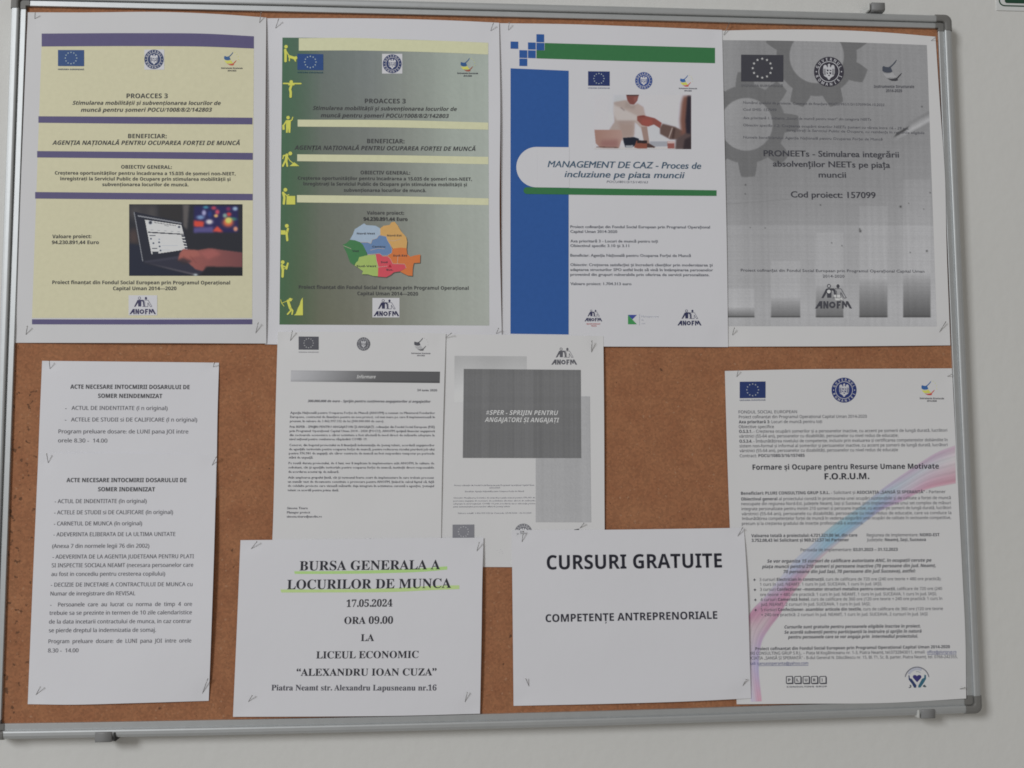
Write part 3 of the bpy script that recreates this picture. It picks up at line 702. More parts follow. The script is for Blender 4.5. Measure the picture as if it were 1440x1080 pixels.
pict(240, [('d', (127, 816), 11), ('s', [(112, 824), (126, 868)], 17), ('s', [(122, 868), (132, 884), (110, 908)], 10), ('s', [(128, 868), (142, 886), (138, 908)], 10), ('s', [(74, 838), (122, 818), (142, 812)], 4), ('s', [(66, 816), (72, 838), (88, 858)], 4), ('p', [(150, 915), (162, 905), (176, 868), (186, 850), (194, 820), (206, 802), (207, 915)])])
# map of the regions
def mp(L): return [(480 + x / 10.8, 300 + y / 10.8) for x, y in L]
NV = [(130, 400), (175, 320), (205, 240), (270, 200), (345, 152), (380, 178), (520, 188), (590, 228), (592, 330), (560, 345), (540, 380), (470, 400), (450, 460), (400, 440), (290, 440), (210, 410)]
NE = [(590, 228), (640, 190), (735, 175), (760, 135), (810, 128), (860, 190), (905, 270), (985, 360), (1000, 430), (990, 530), (900, 520), (780, 535), (740, 470), (705, 420), (680, 350), (592, 330)]
CE = [(592, 335), (680, 350), (705, 420), (740, 470), (772, 545), (765, 600), (700, 640), (620, 640), (580, 610), (400, 625), (370, 560), (330, 480), (290, 440), (400, 440), (450, 460), (470, 400), (540, 380), (560, 345)]
VE = [(20, 480), (80, 450), (130, 405), (210, 410), (290, 440), (330, 480), (370, 560), (395, 640), (270, 665), (255, 720), (220, 750), (190, 790), (130, 740), (105, 670), (90, 620)]
SV = [(395, 632), (520, 625), (535, 720), (560, 810), (555, 955), (480, 950), (400, 925), (310, 925), (330, 880), (260, 830), (200, 790), (220, 750), (255, 720), (270, 665)]
SU = [(520, 622), (580, 610), (620, 650), (700, 650), (745, 690), (780, 765), (960, 770), (985, 830), (890, 880), (800, 895), (740, 940), (680, 970), (555, 960), (560, 810), (535, 720)]
SE_ = [(780, 535), (900, 520), (990, 530), (1000, 620), (1050, 660), (1110, 640), (1200, 625), (1195, 750), (1100, 755), (1085, 830), (1080, 950), (1010, 945), (890, 885), (985, 830), (960, 770), (780, 765), (745, 690), (700, 645), (765, 600)]
regs = [(NV, (142, 157, 173)), (NE, (198, 142, 88)), (CE, (92, 116, 150)), (VE, (62, 108, 70)), (SV, (142, 162, 92)), (SU, (182, 72, 82)), (SE_, (208, 104, 60))]
edge = ink((165, 150, 140), 540)
rim = [s.poly([(x + (1.1), y + 1.3) for x, y in mp([(20, 480), (80, 450), (130, 400), (175, 320), (205, 240), (270, 200), (345, 152), (380, 178), (520, 188), (590, 228), (640, 190), (735, 175), (760, 135), (810, 128), (860, 190), (905, 270), (985, 360), (1000, 430), (990, 530), (1000, 620), (1050, 660), (1110, 640), (1200, 625), (1195, 750), (1100, 755), (1085, 830), (1080, 950), (1010, 945), (890, 885), (800, 895), (740, 940), (680, 970), (555, 960), (480, 950), (400, 925), (310, 925), (330, 880), (260, 830), (200, 790), (130, 740), (105, 670), (90, 620)])], ink((74, 78, 72), 540), 2)]
s.flush('region_map', rim + [s.poly(mp(q), ink(c, 540), 3) for q, c in regs]
    + sum([s.stroke(mp(q[:-1]), .55, edge, 3.6, False) for q in (NV[8:], CE[:11], SV[:5], SU[:10][2:9], [(690, 405), (800, 420), (900, 390), (985, 400)], [(850, 770), (860, 640), (780, 640)], [(440, 560), (560, 530), (660, 540), (680, 600)], [(605, 350), (600, 480)], [(30, 490), (150, 540), (130, 640)], [(540, 820), (700, 800), (970, 825)], [(1050, 770), (1080, 830)])], []))
s.flush('map_text', [s.text(t, *mp([(x0, y)])[0], *mp([(x1, y)])[0], 2.6, ink((60, 60, 66), 540), 'bold', ly=5) for t, x0, x1, y in
    (('Nord-Vest', 235, 510, 320), ('Nord-Est', 695, 915, 350), ('Centru', 470, 665, 520), ('Vest', 165, 265, 585), ('Sud-Vest', 230, 530, 815), ('Sud', 600, 700, 755), ('Sud-Est', 785, 1000, 655), ('Buc.', 685, 785, 870))]
    + [s.poly(mp([(712, 818), (738, 772), (764, 818)]), ink((150, 40, 50), 540), 5)])

# ================= 3: blue and green poster
s = Sheet('white poster with a blue column, green bars and a handshake photo',
    [(702.5, 32.6), (800, 34), (900, 37.4), (1015.5, 42)], [(1015.5, 42), (1019, 200), (1022, 340), (1024, 488)],
    [(706, 486), (848, 487.3), (940, 487.6), (1024, 488)], [(702.5, 32.6), (704.5, 250), (706, 486)], (1.0, 1.6, 1.8, 1.0), (0, .9, .5, 1.0), 3, GP)
BL = ink((42, 76, 132), 750, 300); GR = ink((50, 99, 62), 870, 150)
cv = lambda a, b: (700 + a / 3.79, b / 3.79)
s.flush('blue_column', [s.strip([cv(68, 364), cv(378, 377)], [(717.8, 469.3), (799.7, 470.4)], BL, 1)])
s.flush('white_bubble', [s.strip([(754, 206.6), (800.6, 207)], [(753, 263.4), (800.6, 264)], WH, 2), s.disc(754.5, 235, 28.4, WH, 2.4, 30, 88, 272)])
s.flush('green_bar', [s.strip([cv(250, 229), cv(700, 242), cv(1158, 255)], [cv(250, 312.5), cv(700, 326), cv(1158, 337)], GR, 1), s.poly([cv(206, 268), cv(252, 269), cv(252, 312.5), cv(206, 311)], GR, 1.3)])
s.flush('green_bar', [s.strip([(741, 263.2), (870, 265.5), (1007.6, 267.6)], [(741, 272.8), (870, 274.4), (1007.6, 275.4)], GR, 3), s.disc(741, 268, 4.8, GR, 3.3, 14, 88, 272)])
for a, b, c, d in ((68, 221, 109, 259), (206, 182, 247, 224), (161, 226, 202, 263), (206, 228, 248, 267), (115, 267, 157, 308), (161, 268, 202, 309), (115, 312, 157, 351)):
    s.flush('blue_square', [s.poly([cv(a, b), cv(c, b + 1), cv(c, d + 1), cv(a, d)], BL, 2)])
flag(s, 827, 100.2, 857.4, 120.4, ink((38, 48, 88), 840), ink((150, 160, 165), 840), 124.4, .3, ly=2, capc=ink((95, 100, 120), 840))
roundel(s, 905.3, 113.4, 12.1, ink((50, 68, 120), 900), WH, 2)
struct_logo(s, 965, 114.5, .5, (ink((50, 86, 140), 960), ink((215, 185, 80), 960), ink((170, 75, 62), 960)), 954.6, 980.2, 125, 128.4, ink((60, 62, 74), 960), 2)
TQ = ink((62, 82, 100), 870, 0); GY = ink((104, 106, 114), 880)
s.flush('heading_text', [s.text('MANAGEMENT DE CAZ - Proces de', 770, 235, 985.6, 237.4, 8.9, TQ, 'semi', .9),
    s.text('incluziune pe piata muncii', 793.7, 249, 962.6, 250.6, 8.9, TQ, 'semi', .9), s.text('POCU/801/3/15/140163', 853, 257, 911.2, 257.8, 3.2, GY, 'sans', .9)])
L = [('Proiect cofinanțat din Fondul Social European prin Programul Operațional', 998.2, 320.6), ('Capital Uman 2014-2020', 867.8, 327.3), ('Axa prioritară 3 - Locuri de muncă pentru toți', 924.8, 340.7),
     ('Obiectivul specific 3.10 și 3.11', 884.5, 347.2), ('Beneficiar: Agenția Națională pentru Ocuparea Forței de Muncă', 971.2, 360.8), ('Obiectiv: Creșterea satisfacției și încrederii clienților prin modernizarea și', 1001.8, 374),
     ('adaptarea structurilor SPO astfel încât să vină în întâmpinarea persoanelor', 1002.4, 380.9), ('provenind din grupuri vulnerabile prin oferirea de servicii personalizate.', 997.4, 387.7), ('Valoare proiect: 1.704.313 euro', 887.7, 400.7)]
GYd = ink((84, 86, 94), 880)
s.flush('body_text', [s.text(t, 802, y, x, y + (x - 802) * .003, 3.8, GYd, 'semi') for t, x, y in L])
RD = ink((150, 80, 80), 830)
anofm(s, 822, 846.8, 452, ink((50, 50, 76), 830), 2, extra=[s.text('Agenția Județeană', 824.6, 456, 843.8, 456.2, 1.6, RD, 'bold', ly=3), s.text('Neamț', 831.5, 459, 838.8, 459, 1.7, RD, 'bold', ly=3)])
kv = lambda L: [(800 + x / 6.857, 425 + y / 6.857) for x, y in L]
GL = ink((150, 152, 160), 910)
s.flush('project_emblem', [s.poly(kv([(570, 122), (655, 122), (612, 165)]), ink((56, 66, 128), 890), 2), s.poly(kv([(570, 122), (655, 212), (570, 212)]), ink((56, 122, 72), 890), 2.4),
    s.poly(kv([(677, 112), (683, 112), (683, 222), (677, 222)]), GL, 2), s.text('Management', 901.6, 446, 926.4, 446.2, 2.6, GL, 'sans', res=1), s.text('de', 901.6, 450.8, 905.4, 450.8, 2.4, GL, 'sans', res=1), s.text('caz', 901.6, 455.6, 907, 455.6, 2.2, GL, 'sans', res=1)])
anofm(s, 952.6, 986.4, 457.8, ink((44, 46, 72), 970), 2)
p = Paint(1440, 810, .28, (177, 176, 182))
p.poly([(320, 70), (520, 70), (420, 330), (300, 300)], (168, 170, 172), 30, .8); p.poly([(760, 400), (1040, 420), (1040, 660), (800, 660)], (172, 174, 178), 30, .6)
p.poly([(800, 664), (1040, 664), (1040, 728), (800, 732)], (146, 148, 154), 7, .9); p.poly([(95, 740), (1325, 728), (1325, 765), (95, 765)], (176, 174, 174), 6)
p.poly([(500, 72), (660, 72), (640, 150), (600, 200), (540, 196), (515, 150)], (124, 84, 80), 6); p.poly([(505, 72), (662, 72), (655, 90), (515, 90)], (92, 76, 76), 4); p.poly([(590, 110), (650, 90), (630, 150), (600, 170)], (140, 100, 96), 8, .7)
p.poly([(340, 168), (500, 140), (560, 205), (620, 200), (640, 178), (720, 230), (745, 340), (770, 560), (795, 700), (735, 700), (690, 500), (610, 420), (600, 600), (480, 660), (290, 600), (290, 510), (350, 420)], (156, 146, 142), 8, 1, (164, 152, 148))
p.poly([(335, 200), (460, 250), (640, 340), (640, 400), (380, 400), (330, 300)], (172, 166, 164), 12); p.poly([(500, 150), (560, 208), (620, 204), (640, 180), (600, 260), (480, 230)], (146, 136, 132), 14, .6)
p.line(430, 235, 480, 275, 10, (110, 98, 98), 8, .7); p.line(400, 420, 600, 420, 16, (140, 124, 122), 16, .6); p.poly([(400, 430), (600, 440), (590, 600), (450, 620)], (150, 134, 128), 20, .7)
p.poly([(300, 60), (340, 60), (330, 420), (290, 420)], (178, 178, 184), 20, .8)
p.poly([(690, 480), (765, 480), (795, 700), (730, 690)], (146, 128, 122), 6); p.poly([(725, 690), (790, 690), (868, 735), (855, 745), (760, 742)], (84, 68, 66), 5)
p.poly([(640, 345), (720, 335), (860, 370), (950, 430), (930, 500), (850, 450), (780, 475), (700, 460), (640, 400)], (134, 88, 82), 6); p.poly([(700, 385), (820, 380), (840, 440), (770, 470), (690, 440)], (146, 90, 84), 12, .8); p.line(660, 350, 740, 345, 14, (110, 60, 58), 8, .7)
p.poly([(960, 440), (1120, 480), (1230, 540), (1230, 640), (1060, 640), (930, 570), (930, 490)], (106, 90, 86), 8); p.line(1085, 490, 1040, 620, 14, (170, 160, 156), 5, .8); p.line(1110, 500, 1090, 630, 26, (78, 62, 60), 8, .8)
p.poly([(1225, 88), (1322, 88), (1322, 765), (1240, 765), (1200, 600), (1180, 400), (1200, 180)], (122, 92, 84), 18); p.poly([(1275, 88), (1322, 88), (1322, 765), (1270, 765), (1250, 400)], (56, 52, 62), 14); p.poly([(1130, 640), (1250, 560), (1322, 570), (1322, 765), (1120, 765)], (96, 84, 84), 12); p.poly([(1240, 640), (1322, 600), (1322, 765), (1220, 765)], (66, 58, 62), 14)
p.poly([(1020, 665), (1110, 668), (1110, 755), (1025, 755)], (140, 96, 92), 6); p.poly([(1020, 662), (1115, 664), (1112, 690), (1020, 690)], (176, 160, 158), 6)
p.poly([(98, 516), (440, 520), (455, 600), (410, 745), (170, 742), (115, 690)], (150, 124, 116), 5, 1, (160, 138, 132)); p.poly([(180, 650), (400, 640), (400, 740), (180, 736)], (140, 108, 106), 24, .8); p.line(120, 735, 400, 742, 8, (96, 76, 72), 6)
p.poly([(460, 620), (600, 610), (660, 630), (660, 690), (590, 730), (490, 740), (470, 680)], (46, 50, 62), 6); p.poly([(490, 714), (590, 712), (580, 745), (495, 745)], (150, 152, 156), 4); p.poly([(630, 655), (765, 660), (765, 755), (640, 752), (600, 740)], (132, 88, 76), 5); p.poly([(640, 650), (765, 655), (765, 690), (640, 685)], (60, 52, 54), 5)
p.put(s, 'handshake_photo', 90, 72, 1328, 766, 9, 825, 125, 1.5, 1.3)

# ================= 4: grey poster
s = Sheet('grey photocopied poster with gear wheels and fading bars, far right of the top row',
    [(1014, 43), (1060, 42), (1180, 42.4), (1250, 46), (1315.5, 51.6)], [(1315.5, 51.6), (1322, 150), (1328.8, 245), (1331, 340), (1336.4, 485.6)],
    [(1021, 487.4), (1180, 487), (1336.4, 485.6)], [(1014, 43), (1018, 260), (1021, 487.4)], (.8, 1.2, 1.6, .8), (0, 3.0, .8, 1.6), 4, GP, PAPER_OLD)
W_, H_ = 300, 404
X, Y = np.meshgrid(np.linspace(0, 1, W_), np.linspace(0, 1, H_))
G = quadmap((1014.5, 56.4), (1303.4, 63.4), (1317.4, 459), (1020.5, 458.6), X, Y); G[..., 1] -= 1.5 * np.sin(np.pi * X) * (1 - Y)
PX, PYy = G[..., 0], G[..., 1]
A = np.interp(PYy, [55, 120, 200, 270, 316, 318, 400, 430, 460], [126, 126, 122, 128, 136, 143, 146, 152, 150])
A = A + np.interp(PX, [1014, 1030, 1060, 1120, 1200, 1303, 1318], [10, 2, -4, 0, 0, 4, 10]) * .9
sm = lambda v, wd=.8: np.clip(v / wd * .5 + .5, 0, 1)
def gear(A, cx, cy, ri, ro, rt, ph, col):
    r = np.hypot(PX - cx, PYy - cy); a = (np.degrees(np.arctan2(PYy - cy, PX - cx)) - ph + 22.5) % 45 - 22.5
    k = np.clip((np.abs(a) - 7.5) / 6.5, 0, 1); R_ = rt * (1 - k) + ro * k
    M = sm(R_ - r) * sm(r - ri); return A * (1 - M) + col * M
A = gear(A, 1148.5, 78.8, 38.2, 56.5, 74, 22.5, 98 + 0 * A); A = gear(A, 1049.5, 174.8, 37, 55, 74, -2, 100 + .0 * A)
inn = sm(37 - np.hypot(PX - 1049.5, PYy - 174.8)); A = A + inn * 10; inn = sm(38 - np.hypot(PX - 1148.5, PYy - 78.8)); A = A + inn * 6
# pen lying across the right side
d = (PX - 1259) * .83 - (PYy - 190) * -.56; n_ = (PX - 1259) * .56 * -1 * -1 * .0 + ((PYy - 190) * .87 + (PX - 1259) * .48)
M = sm(5.5 + d * .02 - np.abs(n_), 2) * sm(d - 8, 6); A = A * (1 - M) + (138 + n_ * 5) * M
M = sm(5 - np.abs(n_ - 8), 4) * sm(d - 20, 20) * .5; A = A - 12 * M
M = sm(1.6 - np.abs(n_ + 0), 1.2) * sm(d, 1) * sm(9 - d, 1); A = A * (1 - M) + 62 * M
# columns: a paler block above, dark foot fading upward
for x0, x1, yt, yd, dk in ((1012, 1061, 406, 432, 104), (1084.2, 1125.3, 366.6, 418, 100), (1147.2, 1186, 327, 400, 98), (1208.4, 1248, 290, 392, 90), (1270, 1308.6, 252, 384, 84)):
    M = sm(PX - x0) * sm(x1 - PX) * sm(PYy - yt) * sm(445.6 - PYy); A = A + 7 * M
    t = np.clip((PYy - yd) / (445.6 - yd), 0, 1) ** .8; A = A * (1 - M * t) + dk * M * t
    M = sm(PX - x0) * sm(x1 - PX) * sm(.8 - np.abs(PYy - 445.4)); A = A * (1 - M) + 62 * M
rs = np.random.RandomState(9); st = np.convolve(rs.randn(W_ + 6), [.2, .3, .3, .2], 'same')[:W_]; A = A * (1 + .016 * st[None] + .014 * rs.randn(H_, 1) * .5 + .014 * rs.randn(H_, W_))
for x, y, r in ((1169.6, 341.6, .8), (1184, 345.6, .8), (1303.4, 353, 1.3), (1266.5, 290.6, 1.5), (1153.8, 288.3, .9), (1048.4, 260, 1), (1048, 272.7, .8), (1209.8, 325, 1.6), (1209, 322, 1), (1055, 320, .7), (1076, 320.6, .7), (1296.5, 150, 1), (1278, 286, .7), (1299, 294, .7), (1308, 271, .9), (1280, 355, .8)):
    M = np.exp(-(((PX - x) / r) ** 2 + ((PYy - y) / r) ** 2)); A = A * (1 - M) + 60 * M
cr = 286.5 - 6 * np.clip((PX - 1030) / 75, 0, 1); M = np.exp(-((PYy - cr) / .6) ** 2) * (PX < 1110) * .3; A = A * (1 - M) + 100 * M
s.raster('grey_picture', G, albedo(np.stack([A, A, A * 1.015], -1), PX, PYy), ly=1)
K4 = ink((58, 58, 64), 1150); KD = ink((64, 64, 70), 1150); KM = ink((76, 76, 82), 1150)
flag(s, 1042.2, 76.8, 1101.6, 114.4, ink((56, 56, 62), 1070), ink((160, 160, 160), 1070), 121.6, .6, ly=3, capc=ink((92, 92, 96), 1070))
roundel(s, 1165.7, 100.8, 21, ink((52, 50, 58), 1165), ink((160, 160, 164), 1165), 3)
struct_logo(s, 1256.5, 100.5, .92, (ink((62, 66, 76), 1250), ink((138, 138, 140), 1250), ink((58, 58, 62), 1250)), 1229, 1285.6, 123.4, 129.4, KM, 3)
s.flush('header_text', [s.text(t, x0, y0, x1, y1, 3.5, ink((80, 80, 86), 1150), 'sans', .4) for t, x0, y0, x1, y1 in (
    ('Numărul apelului de proiecte: Contract de finanțare POCU/991/1/3/157099/04.10.2022', 1045, 145.8, 1243.6, 149.2), ('Cod SMIS: 157099', 1045, 155.6, 1092, 156.2),
    ('Axa prioritară 1: Inițiativa „Locuri de muncă pentru tineri” din categoria NEETs', 1045, 167.3, 1225, 169.6), ('Obiectiv specific 1.2: Creșterea ocupării tinerilor NEETs șomeri cu vârsta între 16 - 29 ani,', 1045, 177.4, 1278, 182.2),
    ('înregistrați la Serviciul Public de Ocupare, cu rezidența în regiunile eligibile', 1106, 184.6, 1300, 188.6), ('Numele beneficiarului: Agenția Națională pentru Ocuparea Forței de Muncă', 1045, 194.6, 1241, 197.6))])
s.flush('heading_text', [s.text('PRONEETs - Stimularea integrării', 1073.9, 219.4, 1263.8, 221.4, 8.2, K4, 'semi', ly=4), s.text('absolvenților NEETs pe piața', 1087, 234, 1251.4, 236, 8.2, K4, 'semi', ly=4),
    s.text('muncii', 1151.2, 249.4, 1189.4, 249.8, 8, K4, 'semi', ly=4), s.text('Cod proiect: 157099', 1112.2, 277.4, 1231, 278.6, 8.4, K4, 'semi', ly=4)])
s.flush('funding_text', [s.text('Proiect cofinanțat din Fondul Social European prin Programul Operațional Capital Uman', 1041.7, 381.8, 1300, 383.4, 3.9, KM, 'sans', ly=4), s.text('2014-2020', 1157, 390.2, 1187.6, 390.4, 3.9, KM, 'sans', ly=4)])
anofm(s, 1146, 1198, 434, ink((62, 62, 68), 1170), 3, light=None)
s.flush('emblem_highlight', [s.disc(1165.6, 410, 2.6, ink((180, 180, 180), 1165), 4, 14), s.poly([(1172, 414.5), (1181, 414.5), (1186, 422.4), (1181, 421), (1180.8, 422.4), (1175, 422.4)], ink((190, 190, 190), 1165), 3.3)])

# ================= 5 and 6: the two long white lists at the left
s = Sheet('short upper white list with six printed lines, its bottom covered by the longer list',
    [(59.2, 507.4), (180, 508.6), (308, 510)], [(308, 510), (306, 575), (304.3, 700)], [(52, 700), (180, 701), (304.3, 700)], [(59.2, 507.4), (54, 637), (52, 700)], (.9, 1.1, .9, .8), (.2, .8, .3, 0), 5, GF)
TB = ink((72, 72, 76), 180); TG = ink((98, 98, 104), 180)
s.flush('heading_text', [s.text('ACTE NECESARE INTOCMIRII DOSARULUI DE', 98.7, 546.6, 266.4, 547.2, 5.9, TB, 'bold'), s.text('SOMER NEINDEMNIZAT', 137.7, 559.4, 227.9, 559.8, 5.9, TB, 'bold')])
TG2 = ink((84, 84, 90), 180)
s.flush('body_text', [s.text(t, x0, y, x1, y + .3, 5.5, TG2, 'noto') for t, x0, x1, y in (('-   ACTUL DE INDENTITATE (î n original)', 91.6, 235.4, 576.3), ('-   ACTELE DE STUDII si DE CALIFICARE (î n original)', 91, 277, 592.6),
    ('Program preluare dosare: de LUNI pana JOI intre', 82, 264.5, 609.3), ('orele 8.30 -  14.00', 81.5, 150.6, 622))])
s = Sheet('long lower white list of many text lines at the left, pinned over the short list',
    [(54, 637.2), (180, 637.6), (304.5, 640)], [(304.5, 640), (301.5, 760), (297.5, 880), (293.5, 985.5)], [(39, 990.2), (95, 991), (180, 989), (293.5, 985.5)], [(54, 637.2), (46, 820), (39, 990.2)], (1.5, 1.8, 1.4, .9), (.4, 3.6, .4, 2.2), 6, GF)
s.flush('heading_text', [s.text('ACTE NECESARE INTOCMIRII DOSARULUI DE', 93.3, 678, 262, 678, 5.9, TB, 'bold'), s.text('SOMER INDEMNIZAT', 137.7, 690.8, 217.7, 691, 5.9, TB, 'bold')])
L = [('- ACTUL DE INDENTITATE (în original)', 76.7, 206, 707.6), ('- ACTELE DE STUDII si DE CALIFICARE (în original)', 76, 243, 723.3), ('- CARNETUL DE MUNCA (în original)', 75.5, 199.5, 739),
     ('- ADEVERINTA ELIBERATA DE LA ULTIMA UNITATE', 75, 246.3, 754.2), ('(Anexa 7 din normele legii 76 din 2002)', 73.2, 209.7, 770.6), ('- ADEVERINTA DE LA AGENTIA JUDETEANA PENTRU PLATI', 73.7, 272.3, 785.6),
     ('SI INSPECTIE SOCIALA NEAMT (necesara persoanelor care', 72.5, 271.5, 797.8), ('au fost in concediu pentru cresterea copilului)', 72, 231.9, 810), ('- DECIZIE DE INCETARE A CONTRACTULUI DE MUNCA cu', 71.3, 270.4, 825),
     ('Numar de inregistrare din REVISAL', 70.8, 190, 837.5), ('-  Persoanele care au lucrat cu norma de timp 4 ore', 70.4, 269.7, 852.9), ('trebuie sa se prezinte in termen de 10 zile calendaristice', 69.2, 269.5, 864.7),
     ('de la data incetarii contractului de munca, in caz contrar', 68.7, 268.9, 877), ('se pierde dreptul la indemnizatia de somaj.', 68.5, 219, 889.2), ('Program preluare dosare: de LUNI pana JOI intre orele', 68, 268.7, 904.6), ('8.30 -  14.00', 67.3, 110, 917.5)]
JU = {10: .93, 14: .93}
s.flush('body_text', [s.text(t, x0, y, x1, y - (x1 - x0) * (.003 + .00002 * max(0, y - 780)), 5.6, TG2, 'noto', kx=JU.get(i)) for i, (t, x0, x1, y) in enumerate(L)])

# ================= 8: the sheet with the dark grey block (below the information letter's edge)
s = Sheet('white sheet with a dark grey block and white slogan, in the middle of the board',
    [(612, 470), (700, 470.5), (848.4, 472.4)], [(848.4, 472.4), (849.6, 600), (850, 700), (850.6, 799)], [(606, 797), (700, 797.4), (850.6, 799)], [(612, 470), (606, 797)], (2.6, 3.0, 1.2, .9), (0, 1.4, .3, .2), 8, GF, PAPER_OLD)
X, Y = np.meshgrid(np.linspace(0, 1, 60), np.linspace(0, 1, 40)); G = quadmap((639.2, 500.3), (740.4, 501), (740.4, 567), (638.6, 566), X, Y)
A = 154 + 26 * np.clip(Y * 1.25 - .1, 0, 1) + 8 * np.sin(X * 9) * .3; A = np.minimum(A, 178)
s.raster('pale_block', G, albedo(np.stack([A, A, A * 1.005], -1), G[..., 0], G[..., 1]), ly=1)
def streaky(s, name, TL, TR, BR, BL, nx, ny, base, amp, ly, seed):
    X, Y = np.meshgrid(np.linspace(0, 1, nx), np.linspace(0, 1, ny)); G = quadmap(TL, TR, BR, BL, X, Y); rs = np.random.RandomState(seed)
    c = np.convolve(rs.randn(nx + 20), np.ones(9) / 9, 'same')[:nx] * 2.2 + rs.randn(nx) * .4; r = np.convolve(rs.randn(ny + 20), np.ones(7) / 7, 'same')[:ny]
    A = base * (1 + amp * c[None] + amp * .8 * r[:, None] + .01 * rs.randn(ny, nx)); s.raster(name, G, albedo(np.stack([A, A, A * 1.012], -1), G[..., 0], G[..., 1]), ly=ly)
streaky(s, 'grey_block', (753.4, 557), (829.4, 557.4), (831.2, 734.4), (753.4, 734.2), 60, 110, 147, .012, 2, 3)
streaky(s, 'dark_block', (652.2, 518.8), (816.6, 520.2), (817.4, 644.2), (650.8, 643.8), 130, 100, 99, .03, 3, 4)
WT = ink((196, 196, 198), 740)
s.flush('slogan_text', [s.text('#SPER - SPRIJIN PENTRU', 683.5, 583.2, 785, 583.8, 6.4, WT, 'bold', 1, ly=5), s.text('ANGAJATORI ȘI ANGAJAȚI', 681.6, 593.2, 786.6, 594, 6.4, WT, 'bold', 1, ly=5)])
anofm(s, 775.3, 811.4, 512.9, ink((80, 80, 86), 790), 2)
TT = ink((128, 128, 134), 690)
s.flush('small_text', [s.text(t, x0, y, x1, y - .4, 1.9, TT, 'semi', .3, res=1) for t, x0, x1, y in (('Proiect cofinanțat din Fondul Social European prin Programul Operațional Capital Uman', 638.7, 751, 683.4), ('2014-2020', 688, 703, 687),
    ('Beneficiar: Agenția Națională pentru Ocuparea Forței de Muncă', 653.8, 736.4, 692), ('Obiectiv: Menținerea locurilor de muncă pe piața muncii pentru 776.981 de', 637.3, 752.3, 701), ('persoane angajate în sectoare de activitate afectate direct de măsurile',
    637.3, 752.3, 705.2), ('adoptate la nivel național, COVID 19 prin acordarea unor subvenții pentru', 637.3, 752.3, 709.3), ('plata indemnizației persoanelor aflate în șomaj tehnic', 637.3, 717, 713.4), ('Valoare totală: 1.462.997.132 lei. Perioada: 27.04.2020 - 26.10.2020', 643.6, 747, 722.6))])
flag(s, 636.4, 737.8, 667, 757.8, ink((110, 110, 116), 650), ink((165, 165, 168), 650), None, -.2, ly=2)
roundel(s, 736, 748.6, 12.2, ink((96, 96, 102), 736), ink((175, 175, 178), 736), 2, cut=760)
s.flush('ribbon_tip', [s.poly([(807, 744.8), (814.4, 743.4), (814, 745.4), (808, 746.2)], ink((60, 60, 64), 810), 2)])
tag(s.flush('toner_specks', [s.disc(x, y, .35, TT, 2, 6) for x, y in ((702, 777), (704, 773), (706, 775.5), (707, 778), (699, 774))]), kind='stuff')

# ================= 7: the information letter
s = Sheet('white information letter with a grey banner across its head, below the green poster',
    [(390.6, 466.5), (470, 466.6), (560, 467.4), (627, 468.8)], [(627, 468.8), (623, 600), (619.5, 805)], [(381, 803), (500, 804), (619.5, 805)], [(390.6, 466.5), (388, 560), (383, 759), (381, 803)], (3.0, 3.6, 1.8, 1.0), (.5, .8, .3, .1), 7, GF, PAPER_OLD)
flag(s, 419.9, 473.2, 448.1, 491.6, ink((76, 76, 82), 430), ink((160, 160, 162), 430), 495.8, .2, ly=2, capc=ink((130, 130, 134), 430))
roundel(s, 511.2, 483.7, 9.4, ink((80, 80, 86), 510), ink((165, 165, 168), 510), 2)
struct_logo(s, 592, 485, .56, (ink((74, 74, 80), 590), ink((150, 150, 152), 590), ink((84, 84, 88), 590)), 578.3, 605.2, 497.6, 500.8, ink((90, 90, 96), 590), 2)
X, Y = np.meshgrid(np.linspace(0, 1, 110), np.linspace(0, 1, 16)); G = quadmap((409.2, 520.8), (618.8, 522.6), (618.4, 538.7), (408.8, 536.6), X, Y)
A = np.interp(X + .05 * (Y - .5), [0, .12, .3, .5, .6, 1], [160, 150, 126, 96, 86, 80]) - 8 * (Y > .86) - 4 * (Y < .1)
s.raster('banner', G, albedo(np.stack([A, A, A * 1.02], -1), G[..., 0], G[..., 1]), ly=1)
T7 = ink((100, 100, 106), 500); T7b = ink((92, 92, 98), 500)
s.flush('banner_text', [s.text('Informare', 501.5, 532, 528.2, 532.2, 4.6, ink((190, 190, 192), 510), 'bold', 1)])
s.flush('heading_text', [s.text('24 iunie 2020', 586.5, 550, 614.4, 550.3, 3.1, T7b, 'semi'), s.text('300.000.000 de euro - Sprijin pentru susținerea angajatorilor și angajaților', 432.5, 565.4, 605.6, 566.2, 3.3, T7b, 'bold', 1)])
